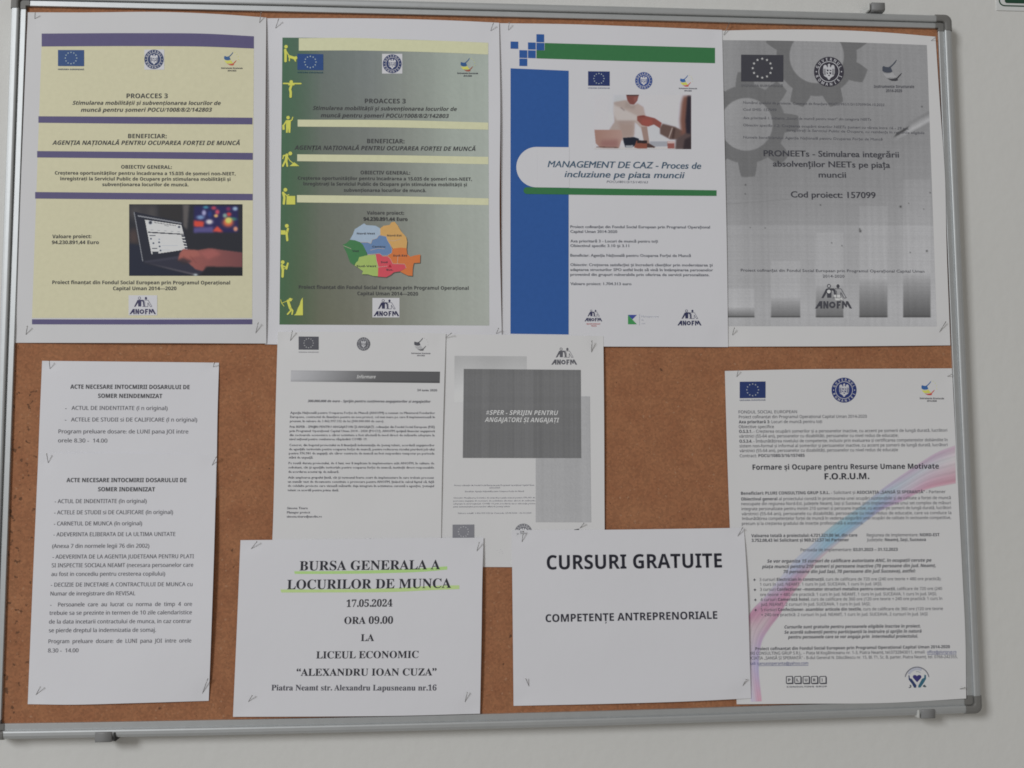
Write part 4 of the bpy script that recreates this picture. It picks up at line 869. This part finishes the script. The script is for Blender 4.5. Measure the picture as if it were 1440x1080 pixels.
L = [('Agenția Națională pentru Ocuparea Forței de Muncă (ANOFM) a semnat cu Ministerul Fondurilor', 0, 581.9), ('Europene, contractul de finanțare pentru un nou proiect, cel mai mare pe care îl implementează în', 0, 587.7), ('prezent, în valoare de 1.462.997.132 de lei (300.000.000 de euro).', 539.8, 593.6),
     ('Prin #SPER - SPRIJIN PENTRU ANGAJATORI ȘI ANGAJAȚI, cofinanțat din Fondul Social European (FSE)', 0, 601.6), ('prin Programul Operațional Capital Uman 2014 - 2020 (POCU), ANOFM sprijină financiar angajatorii', 0, 607.4), ('din sectoarele economice a căror activitate a fost afectată în mod direct de măsurile adoptate la', 0, 613.2), ('nivel național pentru combaterea răspândirii COVID 19.', 516.2, 618.9),
     ('Concret, din bugetul proiectului va fi finanțată indemnizația de șomaj tehnic, acordată angajatorilor', 0, 627.3), ('de agențiile teritoriale pentru ocuparea forței de muncă, pentru reducerea riscului pierderii job-ului', 0, 633.1), ('pentru 776.981 de angajați, ale căror contracte de muncă au fost suspendate temporar pe perioada', 0, 638.9), ('stării de urgență.', 440, 644.7),
     ('Pe toată durata proiectului, de 6 luni, vor fi implicate în implementare atât ANOFM, în calitate de', 0, 652.7), ('solicitant, cât și agențiile teritoriale pentru ocuparea forței de muncă, instituții direct responsabile', 0, 658.7), ('de acordarea acestui tip de măsură.', 476.5, 664.8),
     ('Atât amploarea grupului țintă, cât și termenul foarte scurt de implementare în care trebuie procesat', 0, 672.9), ('un număr vast de documente constituie o provocare pentru ANOFM, ținând în calcul faptul că, față', 0, 678.8), ('de celelalte proiecte care vizează măsurile deja integrate în activitatea curentă a agenției, șomajul', 0, 684.6), ('tehnic se acordă pentru prima dată.', 476.2, 690.7)]
s.flush('body_text', [s.text(t, 408 - (y - 582) * .034, y, x or 611.4 - (y - 582) * .015, y + (.2 if x else .3), 3.2, T7, 'semi', res=1) for t, x, y in L])
s.flush('signature_text', [s.text('Simona Tisaru', 403.4, 716, 432, 716, 3.2, T7, 'semi', res=1), s.text('Manager proiect', 403.3, 722, 435.8, 722, 3.2, T7, 'semi', res=1), s.text('simona.tisaru@anofm.ro', 403, 727.8, 452.4, 727.8, 3.2, T7, 'semi', res=1)])
s.flush('printed_dot', [s.disc(514, 758, .7, TT, 1, 6)]); s.flush('printed_dot', [s.disc(520.4, 758, 1.0, T7, 1, 6)])

# ================= 9: job fair notice
s = Sheet('landscape job fair notice with two title lines underlined in green marker',
    [(338.2, 759.6), (450, 758.6), (560, 757.2), (680, 756)], [(680, 756), (678.6, 800), (677, 900), (675, 1003.6)], [(327.6, 1008), (450, 1007.6), (560, 1006.6), (675, 1003.6)], [(338.2, 759.6), (333, 885), (327.6, 1008)], (2.2, 3.2, 3.2, 3.2), (1.2, 1.8, .6, .6), 9, GF)
KB = ink((44, 44, 50), 500); KB2 = ink((66, 66, 74), 500); MK = ink((150, 184, 116), 500, rough=.8); MK2 = ink((160, 188, 124), 500, rough=.8)
s.flush('marker_line', [s.strip([(413.6, 803.4), (470, 803), (540, 801.6), (600, 798.6), (628.8, 796.4)], [(414.6, 807), (470, 807), (540, 806), (600, 803.6), (629, 801)], MK, 1)])
s.flush('marker_line', [s.strip([(394.2, 829), (480, 828.6), (560, 827), (600, 824.2), (645.8, 823)], [(395.6, 833.2), (480, 833), (560, 832.2), (600, 830.2), (646, 828.4)], MK2, 1)])
s.flush('title_text', [s.text('BURSA GENERALA A', 421, 802.2, 618.8, 800.4, 13, KB, 'serif'), s.text('LOCURILOR DE MUNCA', 403.6, 828.6, 634.2, 826.6, 13.1, KB, 'serif')])
s.flush('body_text', [s.text(t, x0, y0, x1, y1, c, KB, 'serif') for t, x0, y0, x1, y1, c in (('17.05.2024', 487, 853.6, 551.6, 852.8, 9.9), ('ORA 09.00', 484, 877.4, 552.4, 877, 9.9), ('LA', 507.3, 901.5, 525.9, 901.4, 9.6), ('LICEUL ECONOMIC', 444.5, 926, 588.4, 925.2, 9.9), ('“ALEXANDRU IOAN CUZA”', 416.8, 950.4, 613.6, 949.8, 9.9))])
s.flush('address_text', [s.text('Piatra Neamt str. Alexandru Lapusneanu nr.16', 381.5, 970.9, 613.6, 971, 7.9, KB2, 'serif')])

# ================= 11: the long course sheet (lies under the free-courses notice)
s = Sheet('white course sheet with a blue and pink wave across its dense text',
    [(1019.3, 521.6), (1120, 519.4), (1230, 518.6), (1338.6, 518)], [(1338.6, 518), (1344, 620), (1353, 800), (1357.4, 890), (1358.8, 982.3)],
    [(1036, 990.4), (1120, 989.6), (1250, 988.4), (1358.8, 982.3)], [(1019.3, 521.6), (1023, 650), (1026.4, 743), (1036, 990.4)], (1.0, 1.3, 3.7, 2.4), (.2, 2.0, .4, .8), 11, GF, PAPER_OLD)
def wave():
    UL = np.array([(1343, 626), (1314.5, 637.5), (1275, 663), (1241, 686.7), (1208.6, 712.6), (1169, 740), (1141, 766), (1120, 784), (1095.6, 813.5), (1074, 840), (1056, 859.6), (1047, 882), (1045, 925), (1056, 987)], float)
    LR = np.array([(1344, 680), (1302, 689), (1265.6, 706.5), (1241, 717), (1215, 735.6), (1178, 765), (1152, 788), (1129, 817), (1108, 846), (1096, 866), (1083, 883), (1071, 905), (1067.4, 940), (1071.5, 986)], float)
    w_ = (170, 166, 168)
    C = np.array([[(150, 120, 140), w_, (158, 130, 140), (150, 96, 112)], [(146, 118, 142), (158, 158, 166), (160, 138, 152), (156, 100, 122)], [(150, 126, 150), (146, 152, 164), (154, 148, 162), (148, 118, 150)],
         [(142, 134, 158), (132, 152, 166), (118, 132, 160), (130, 116, 150)], [(128, 148, 160), (112, 142, 158), (102, 134, 160), (120, 130, 152)], [(122, 148, 158), (106, 146, 164), (100, 140, 164), (150, 140, 150)],
         [(140, 150, 168), (134, 148, 168), (120, 140, 160), (164, 134, 142)], [(152, 156, 172), (136, 146, 170), (140, 116, 140), (166, 132, 144)], [(156, 158, 172), (146, 134, 158), (152, 98, 128), (160, 118, 138)],
         [(152, 140, 162), (150, 100, 130), (156, 116, 138), (148, 96, 126)], [(146, 92, 120), (156, 110, 132), (158, 138, 146), (146, 104, 130)], [(158, 130, 146), (162, 150, 154), (156, 138, 152), (142, 116, 152)],
         [(150, 140, 164), (160, 150, 160), (148, 138, 166), (136, 128, 164)], [(150, 144, 170), (158, 148, 164), (166, 116, 136), (170, 120, 136)]], float)
    nv, nu = 300, 40; t = np.linspace(0, 13, nv); i = np.clip(t.astype(int), 0, 12); f = (t - i)
    def it(Q): 
        g = np.gradient(Q, axis=0); u = f.reshape(-1, *([1] * (Q.ndim - 1))); return (2*u**3-3*u**2+1)*Q[i] + (u**3-2*u**2+u)*g[i] + (3*u**2-2*u**3)*Q[i+1] + (u**3-u**2)*g[i+1]
    U, Lr, CC = it(UL), it(LR), it(C); k = np.linspace(0, 1, nu)
    P = U[:, None] * (1 - k[None, :, None]) + Lr[:, None] * k[None, :, None]
    A = np.stack([[np.interp(k, [0, .33, .67, 1], CC[a, :, c]) for c in range(3)] for a in range(nv)]).transpose(0, 2, 1)
    st = 1 + .03 * np.sin(k[None] * 34 + t[:, None] * .5) + .02 * np.sin(k[None] * 61 - t[:, None] * .9); e = np.clip(np.minimum(k, 1 - k) / .06, 0, 1)[None, :, None]
    A = A * st[..., None] * .72 + .28 * np.array([162, 161, 163.]); pap = np.array([166, 165, 166.]); A = pap * (1 - (.35 + .65 * e)) + A * (.35 + .65 * e)
    P[..., 0] = np.maximum(P[..., 0], 1046 + 0 * P[..., 0]); P[..., 0] = np.minimum(P[..., 0], 1337.6 + (P[..., 1] - 518) * .0505)
    s.raster('colour_wave', P, albedo(A, P[..., 0], P[..., 1]), ly=1)
wave()
flag(s, 1040.2, 536.8, 1076.6, 560, ink((36, 48, 88), 1060), ink((140, 145, 150), 1060), 563.8, -.4, ly=2, capc=ink((90, 94, 110), 1060))
roundel(s, 1187, 548.6, 17.6, ink((36, 46, 92), 1187), ink((158, 158, 162), 1187), 2)
struct_logo(s, 1306.4, 546.8, .62, (ink((48, 82, 130), 1300), ink((196, 174, 84), 1300), ink((160, 66, 58), 1300)), 1293.4, 1327.6, 561.2, 564.9, ink((60, 60, 66), 1310), 2)
TF = ink((72, 72, 78), 1190); TFb = ink((60, 60, 66), 1190); TL_ = ink((70, 74, 110), 1100)
N = lambda t: (t, 'noto', 0); Bd = lambda t: (t, 'bold', 0); BI = lambda t: (t, 'bold', .9)
def para(name, L, cap=4.2, ink_=TF):
    s.flush(name, [s.text(t if isinstance(t, list) else [N(t)], x0, y0, x1, y1, cap, ink_) for t, x0, y0, x1, y1 in L])
para('programme_text', [('FONDUL SOCIAL EUROPEAN', 1038.7, 581.4, 1120.8, 581), ('Proiect cofinanțat din Programul Operațional Capital Uman 2014-2020', 1039, 588.3, 1219, 587.4), ([Bd('Axa prioritară 3'), N(': Locuri de muncă pentru toți')], 1039, 595.3, 1156, 594.8),
    ('Obiective specifice', 1039, 602.1, 1088.4, 602), ([Bd('O.S.3.1.'), N(' - Creșterea ocupării șomerilor și a persoanelor inactive, cu accent pe șomerii de lungă durată, lucrători')], 1039.3, 608.7, 1332, 607), ('vârstnici (55-64 ani), persoanelor cu dizabilități, persoanelor cu nivel redus de educație;', 1039.3, 615.4, 1263.3, 614.2),
    ([Bd('O.S.3.4.'), N(' - Îmbunătățirea nivelului de competențe, inclusiv prin evaluarea și certificarea competențelor dobândite în')], 1039.8, 622.5, 1332.5, 620.4), ('sistem non-formal și informal al șomerilor și persoanelor inactive, cu accent pe șomerii de lungă durată, lucrători', 1040, 629.2, 1332.5, 627.4),
    ('vârstnici (55-64 ani), persoanelor cu dizabilități, persoanelor cu nivel redus de educație', 1040, 635.8, 1262.8, 634.4), ([N('Contract: '), Bd('POCU/1080/3/16/157485')], 1040.3, 643, 1131.6, 642.4)])
s.flush('title_text', [s.text([Bd('Formare și Ocupare pentru Resurse Umane Motivate')], 1058.4, 660.6, 1320.4, 659, 7.3, ink((50, 50, 56), 1190), ly=4), s.text([Bd('F.O.R.U.M.')], 1159.7, 674.2, 1222.4, 673.6, 8.6, ink((46, 46, 52), 1190), ly=4)])
para('beneficiary_text', [([Bd('Beneficiari: PLURI CONSULTING GRUP S.R.L.'), N(' - Solicitant și '), Bd('ASOCIAȚIA „ȘANSĂ ȘI SPERANȚĂ”'), N(' - Partener')], 1042, 695.8, 1329.7, 693.4), ([Bd('Obiectivul general'), N(' al proiectului constă în promovarea unei ocupări sustenabile și de calitate a forței de muncă')], 1042.3, 703.8, 1337, 701.8),
    ('neocupate din regiunea Nord-Est, județele Neamț, Iași și Suceava, prin implementarea unui set complex de măsuri', 1042.5, 710.5, 1337, 709), ('integrate personalizate pentru minim 210 șomeri și persoane inactive, cu accent pe șomerii de lungă durată, lucrători', 1042.8, 717.6, 1337.4, 715.8),
    ('vârstnici (55-64 ani), persoanele cu dizabilități, persoanele cu nivel redus de educație, care va conduce la', 1043, 724.6, 1337.8, 723), ('îmbunătățirea competențelor forței de muncă în vederea asigurării unei ocupări de calitate în sectoarele competitive,', 1043.1, 731.3, 1337.4, 729.8), ('precum și la creșterea gradului de inserție profesională a acestora.', 1043.3, 738.3, 1214, 737.4)])
para('value_text', [([Bd('Valoarea totală a proiectului: 4.721.321,00 lei, din care')], 1056.6, 755.4, 1205.6, 754.6), ([Bd('3.752.08,43 lei Solicitant și 969.212,57 lei Partener')], 1057, 762, 1193.8, 761.2), ([N('Regiunea de implementare: '), Bd('NORD-EST')], 1219, 754.6, 1321.3, 754), ([N('Județele: '), Bd('Neamț, Iași, Suceava')], 1219, 761.2, 1302, 760.8), ([N('Perioada de implementare: '), Bd('03.01.2023 – 31.12.2023')], 1126, 775.4, 1262.5, 774.6)], 4.3)
para('course_heading_text', [([BI('Se vor organiza 15 cursuri de calificare autorizate ANC, în ocupații cerute pe')], 1078.8, 791.3, 1309.9, 789.8), ([BI('piața muncii pentru 210 șomeri și persoane inactive (70 persoane din jud. Neamț,')], 1071.6, 799, 1316, 797.4), ([BI('70 persoane din jud Iași, 70 persoane din jud Suceava), astfel:')], 1101.7, 806.2, 1287.7, 805)], 4.5)
para('course_list_text', [([N('3 cursuri '), Bd('Electrician în construcții'), N(', curs de calificare de 720 ore (240 ore teorie + 480 ore practică):')], 1068, 817, 1323.6, 815.8), ('1 curs în jud. NEAMȚ, 1 curs în jud. SUCEAVA, 1 curs în jud. IAȘI;', 1068.8, 823.8, 1240, 823),
    ([N('3 cursuri '), Bd('Confecționer –montator structuri metalice pentru construcții'), N(', calificare de 720 ore (240')], 1068.8, 830.9, 1324.8, 829.6), ('ore teorie + 480 ore practică: 1 curs în jud. NEAMȚ, 1 curs în jud. SUCEAVA, 1 curs în jud. IAȘI;', 1069, 838.2, 1317, 837),
    ([N('4 cursuri '), Bd('Cameristă hotel'), N(', curs de calificare de 360 ore (120 ore teorie + 240 ore practică: 1 curs în')], 1069.6, 845.2, 1325, 843.6), ('jud. NEAMȚ, 2 cursuri în jud. SUCEAVA, 1 curs în jud. IAȘI;', 1070, 852, 1223.9, 851.2),
    ([N('5 cursuri '), Bd('Confecționer- asamblor articole din textile'), N(', curs de calificare de 360 ore (120 ore teorie')], 1070, 859.4, 1326, 857.8), ('+ 240 ore practică: 2 cursuri în jud. NEAMȚ, 1 curs în jud. SUCEAVA, 2 cursuri în jud. IAȘI', 1070.4, 866.6, 1304.5, 865.4)])
s.flush('bullet_mark', [s.poly([(x + a * 1.1, y + b * 1.1) for a, b in ((0, -2), (.6, -.6), (2, 0), (.6, .6), (0, 2), (-.6, .6), (-2, 0), (-.6, -.6))], TFb, 3) for x, y in ((1061, 815.4), (1061.6, 829.4), (1062.2, 843.6), (1062.6, 857.9))])
para('free_course_text', [([BI('Cursurile sunt gratuite pentru persoanele eligibile înscrise în proiect.')], 1103.2, 883.8, 1294.6, 882.4), ([BI('Se acordă subvenții pentru participanții la instruire și sprijin în natură')], 1103, 891.2, 1296, 889.6), ([BI('pentru persoanele care se vor angaja prin  intermediul proiectului.')], 1108.2, 898, 1290.8, 896.6)], 4.4)
para('contact_text', [([Bd('Proiect cofinanțat din Fondul Social European prin Programul Operațional Capital Uman 2014-2020')], 1062.4, 914.4, 1335.8, 911.4), ('PLURI CONSULTING GRUP S.R.L. – Piața M.Kogălniceanu nr. 1-3, Piatra Neamț, tel.0732843011, email:', 1047, 920.9, 1301, 918.9),
    ('ASOCIAȚIA „ȘANSĂ ȘI SPERANȚĂ” - B-dul General N. Dăscălescu nr. 15, Bl. T1, Sc. B, parter, Piatra Neamț, tel. 0766-242355,', 1046, 927.6, 1346.6, 925.4)])
s.flush('link_text', [s.text([N('office@plurigrup.ro')], 1304, 918.9, 1345, 918.5, 4, TL_)])
s.flush('link_underline', [s.strip([(1304, 920), (1345, 919.6)], [(1304, 920.5), (1345, 920.1)], TL_, 3)])
s.flush('link_text', [s.text([N('email: sansasisperanta@yahoo.com')], 1049, 935, 1136.6, 934.4, 4, TL_)])
s.flush('link_underline', [s.strip([(1066, 936), (1136.6, 935.4)], [(1066, 936.5), (1136.6, 935.9)], TL_, 3)])
it = []
for i, ch in enumerate('PLURI'):
    x = 1105.8 + i * 11.75; it += s.stroke([(x, 951.4), (x + 8.6, 951), (x + 8.6, 960.6), (x, 961), (x, 951.4)], 1.1, TFb, 2, False); it.append(s.poly([(x + 8.6, 951.4), (x + 10, 952.4), (x + 10, 962), (x + 1.4, 962.2), (x, 961), (x + 8.6, 960.6)], TF, 1.6))
    it.append(s.text([Bd(ch)], x + 2.6, 958.2, x + (6 if ch != 'I' else 4.2), 958.2, 4, TFb, ly=4))
it.append(s.text([Bd('CONSULTING GRUP')], 1106.4, 967, 1163, 966.4, 2.2, TF, ly=2, res=1))
s.flush('letter_block_emblem', it)
hv = lambda L: [(1270 + x / 24, 930 + y / 24) for x, y in L]
PU = ink((48, 44, 92), 1290); NB = ink((42, 52, 84), 1280); TE = ink((48, 84, 100), 1300)
s.flush('heart_emblem', [s.poly(hv([(470, 705), (340, 560), (325, 510), (350, 470), (400, 460), (440, 470), (468, 500), (500, 470), (545, 458), (595, 470), (620, 520), (600, 570)]), PU, 2),
    s.poly(hv([(180, 470), (215, 480), (225, 570), (290, 590), (450, 810), (440, 890), (370, 890), (300, 760), (190, 620)]), NB, 2), s.poly(hv([(720, 450), (770, 460), (775, 590), (700, 720), (590, 880), (520, 890), (510, 830), (640, 590), (710, 560)]), TE, 2),
    s.ring(*hv([(470, 600)])[0], 16.2, 17.6, ink((104, 104, 112), 1290), 2, 30, 190, 350), s.ring(*hv([(480, 480)])[0], 5.2, 6, ink((120, 124, 130), 1290), 2, 12, 250, 320), s.ring(*hv([(470, 560)])[0], 11, 14.5, ink((146, 148, 158), 1290), 1.6, 30, 205, 300)]
    + s.arctext('SANSA SI SPERANTA', *hv([(470, 600)])[0], 16.1, -158, -22, 1.5, ink((76, 76, 84), 1290), ly=3)
    + [s.poly(hv([(220, 790), (270, 800), (280, 860), (230, 905), (175, 890), (240, 860)]), ink((70, 74, 78), 1280), 2), s.poly(hv([(690, 800), (730, 790), (790, 860), (740, 880), (660, 850)]), ink((70, 78, 82), 1300), 2)])

# ================= 10: free courses notice
s = Sheet('landscape notice announcing free courses in two lines of large black capitals',
    [(719.6, 745.4), (820, 745.2), (930, 744), (1046, 742.2)], [(1046, 742.2), (1047.6, 765), (1052, 850), (1054.4, 930), (1056.2, 982)],
    [(722.2, 992.6), (860, 989.6), (960, 986.6), (1056.2, 982)], [(719.6, 745.4), (721, 870), (722.2, 992.6)], (2.2, 3.0, 3.4, 1.4), (.5, 2.6, .4, 1.4), 10, GF)
s.flush('title_text', [s.text('CURSURI GRATUITE', 769, 800.9, 1015.4, 798, 20, ink((34, 34, 42), 880), 'bold')])
s.flush('body_text', [s.text('COMPETENȚE ANTREPRENORIALE', 767.3, 874.8, 1008.8, 870.2, 10.8, ink((44, 44, 52), 880), 'bold')])
SH = {}

# ------------------------------------------------------------------ straight pins
def tri_tube(a, b, ra, rb, seg=8, cap=True):
    a, b = Vector(a), Vector(b); q = (b - a).to_track_quat('Z', 'Y'); V = []; Fc = []
    for p_, r in ((a, ra), (b, rb)):
        for i in range(seg):
            th = 2 * math.pi * i / seg; V.append(tuple(p_ + q @ Vector((r * math.cos(th), r * math.sin(th), 0))))
    for i in range(seg): Fc.append((i, (i + 1) % seg, seg + (i + 1) % seg, seg + i))
    Fc += [tuple(reversed(range(seg))), tuple(range(seg, 2 * seg))]; return V, Fc
def pin(hx, hy, tx, ty, label, h0=2.5, lift=3.8, r=.36):
    A = Vector(world(tx, ty, h0 * .001 - .001).tolist()); B = Vector(world(hx, hy, (h0 + lift) * .001).tolist())
    root = empty('straight_pin', A, label, 'pin', 'steel pins holding the papers')
    V, Fc = tri_tube(A, B, r * .0008, r * .0012); mesh_obj('shaft', V, Fc, [STEEL], root)
    d = (B - A).normalized(); V, Fc = tri_tube(B - d * .0002, B + d * .0006, .00072, .00058, 10); mesh_obj('pin_head', V, Fc, [HEADM], root)
PINS = [
 (49.5, 18.5, 49, 27, 'yellow poster', 'top left corner', 1.6), (367, 18.5, 365, 33, 'yellow poster', 'top right corner', 3), (38.5, 459, 36.5, 471, 'yellow poster', 'bottom left corner', 1.8), (363, 454, 359.5, 469.5, 'yellow poster', 'bottom right corner', 3),
 (391.7, 27, 387.6, 39.6, 'green poster with the map', 'top left corner', 2), (693.6, 33, 690, 43.4, 'green poster with the map', 'top right corner', 3), (701, 462, 698, 469, 'green poster with the map', 'bottom right corner', 3),
 (716, 31.5, 715, 42, 'blue and green poster', 'top left corner', 2), (1026, 31.5, 1018, 49, 'blue and green poster', 'top right corner, over the cork', 2),
 (1316, 52.6, 1309, 57.6, 'grey gear poster', 'top right corner', 1.6), (1032.6, 461.4, 1030, 471, 'grey gear poster', 'bottom left corner', 2), (1330, 452.6, 1321, 467.4, 'grey gear poster', 'bottom right corner', 2.4),
 (69.2, 508, 70.4, 518.6, 'upper white list', 'top left corner', 1.6), (301.4, 510.6, 300, 516, 'upper white list', 'top right corner', 1.6),
 (65.6, 638, 67.8, 650.8, 'lower white list', 'top left corner', 2.4), (304, 642.6, 298, 655, 'lower white list', 'top right corner', 2.4), (56.6, 966.4, 50.4, 977.4, 'lower white list', 'bottom left corner', 1.6), (292, 955, 284.6, 975.4, 'lower white list', 'bottom right corner', 2.2),
 (411, 465.6, 408.4, 479.4, 'information letter', 'top left corner', 3.6), (634.6, 468.6, 626.6, 475, 'information letter', 'top right corner', 4.2),
 (821, 736, 814.6, 744, 'sheet with the dark grey block', 'lower right part', 2),
 (361, 762, 353.2, 772, 'job fair notice', 'top left corner', 3), (673.8, 763, 670.4, 776.2, 'job fair notice', 'top right corner', 4), (354.4, 978.4, 349, 987.4, 'job fair notice', 'bottom left corner', 4), (657, 974, 653.8, 988.2, 'job fair notice', 'bottom right corner', 4),
 (736, 747, 734, 762, 'free courses notice', 'over the half hidden emblem', 3), (1044.4, 742, 1036.8, 755.4, 'free courses notice', 'top right corner', 3.6), (739.6, 954.6, 745, 967.2, 'free courses notice', 'bottom left corner', 2), (1049.6, 955, 1043.6, 966.4, 'free courses notice', 'bottom right corner', 4),
 (1038.2, 520.8, 1036.2, 530, 'long course sheet', 'top left corner', 1.6), (1338.4, 526.4, 1332.6, 529.4, 'long course sheet', 'top right corner, beside the frame', 2), (1356.8, 967, 1349.6, 969, 'long course sheet', 'bottom right side beside the frame', 4.2)]
for hx, hy, tx, ty, who, where, h0 in PINS:
    pin(hx, hy, tx, ty, f'steel pin, {where} of the {who}' if 'over' not in where and 'beside' not in where else f'steel pin, {where}, in the {who}', h0)
pin(832.4, 479.4, 832, 496, 'bright headed steel pin, top right corner of the sheet with the dark grey block', 3.6, 4.6, .45)

# ------------------------------------------------------------------ green bordered sign at the top right
def sign():
    P = world(np.array([1401.5, 1405.6]), np.array([14.4, 7.4]), H_WALL + .001)
    x0, z0 = P[0, 0], P[0, 2]; Wd, Ht = .30, .14
    root = empty('wall_sign', (x0 + Wd / 2, -H_WALL, z0), 'white wall sign with a rounded dark green border, cut off at the top right edge', 'sign')
    def rr(x0, z0, x1, z1, r, y, nm, mt, hole=None):
        def loop(x0, z0, x1, z1, r, n=8):
            L = []
            for cx, cz, a in ((x1 - r, z1 - r, 0), (x0 + r, z1 - r, 90), (x0 + r, z0 + r, 180), (x1 - r, z0 + r, 270)):
                for i in range(n + 1): L.append((cx + r * math.cos(math.radians(a + 90 * i / n)), cz + r * math.sin(math.radians(a + 90 * i / n))))
            return L
        A = loop(x0, z0, x1, z1, r); V = []; Fc = []; n = len(A); th = .0004
        if hole:
            B = loop(x0 + hole, z0 + hole, x1 - hole, z1 - hole, max(.0005, r - hole))
            for L_ in (A, B): V += [(x, y, z) for x, z in L_]
            Fc = [(i, n + i, n + (i + 1) % n, (i + 1) % n) for i in range(n)]
            V += [(x, y + th, z) for x, z in A]; Fc += [(i, (i + 1) % n, 2 * n + (i + 1) % n, 2 * n + i) for i in range(n)]
        else:
            V = [(x, y, z) for x, z in A] + [(x, y + th * 2.4, z) for x, z in A]
            Fc = [tuple(range(n))] + [(i, n + i, n + (i + 1) % n, (i + 1) % n) for i in range(n)]
        mesh_obj(nm, V, Fc, [mt], root, smooth=False)
    y = -H_WALL - .001; SG = mat('sign_green', (.02, .075, .045), .4, noise=.05); SW = mat('sign_white', (.80, .81, .80), .4, noise=.02)
    rr(x0, z0, x0 + Wd, z0 + Ht, .001, y, 'sign_plate', SW)
    e = .0036; b = .0058
    rr(x0 + e, z0 + b, x0 + Wd - e, z0 + Ht - b, .008, y - .0003, 'sign_border', SG, .0016)
    rr(x0 + e + .0085, z0 + b + .0046, x0 + Wd - e - .0085, z0 + Ht - b - .0046, .003, y - .0003, 'sign_field', SG)
sign()
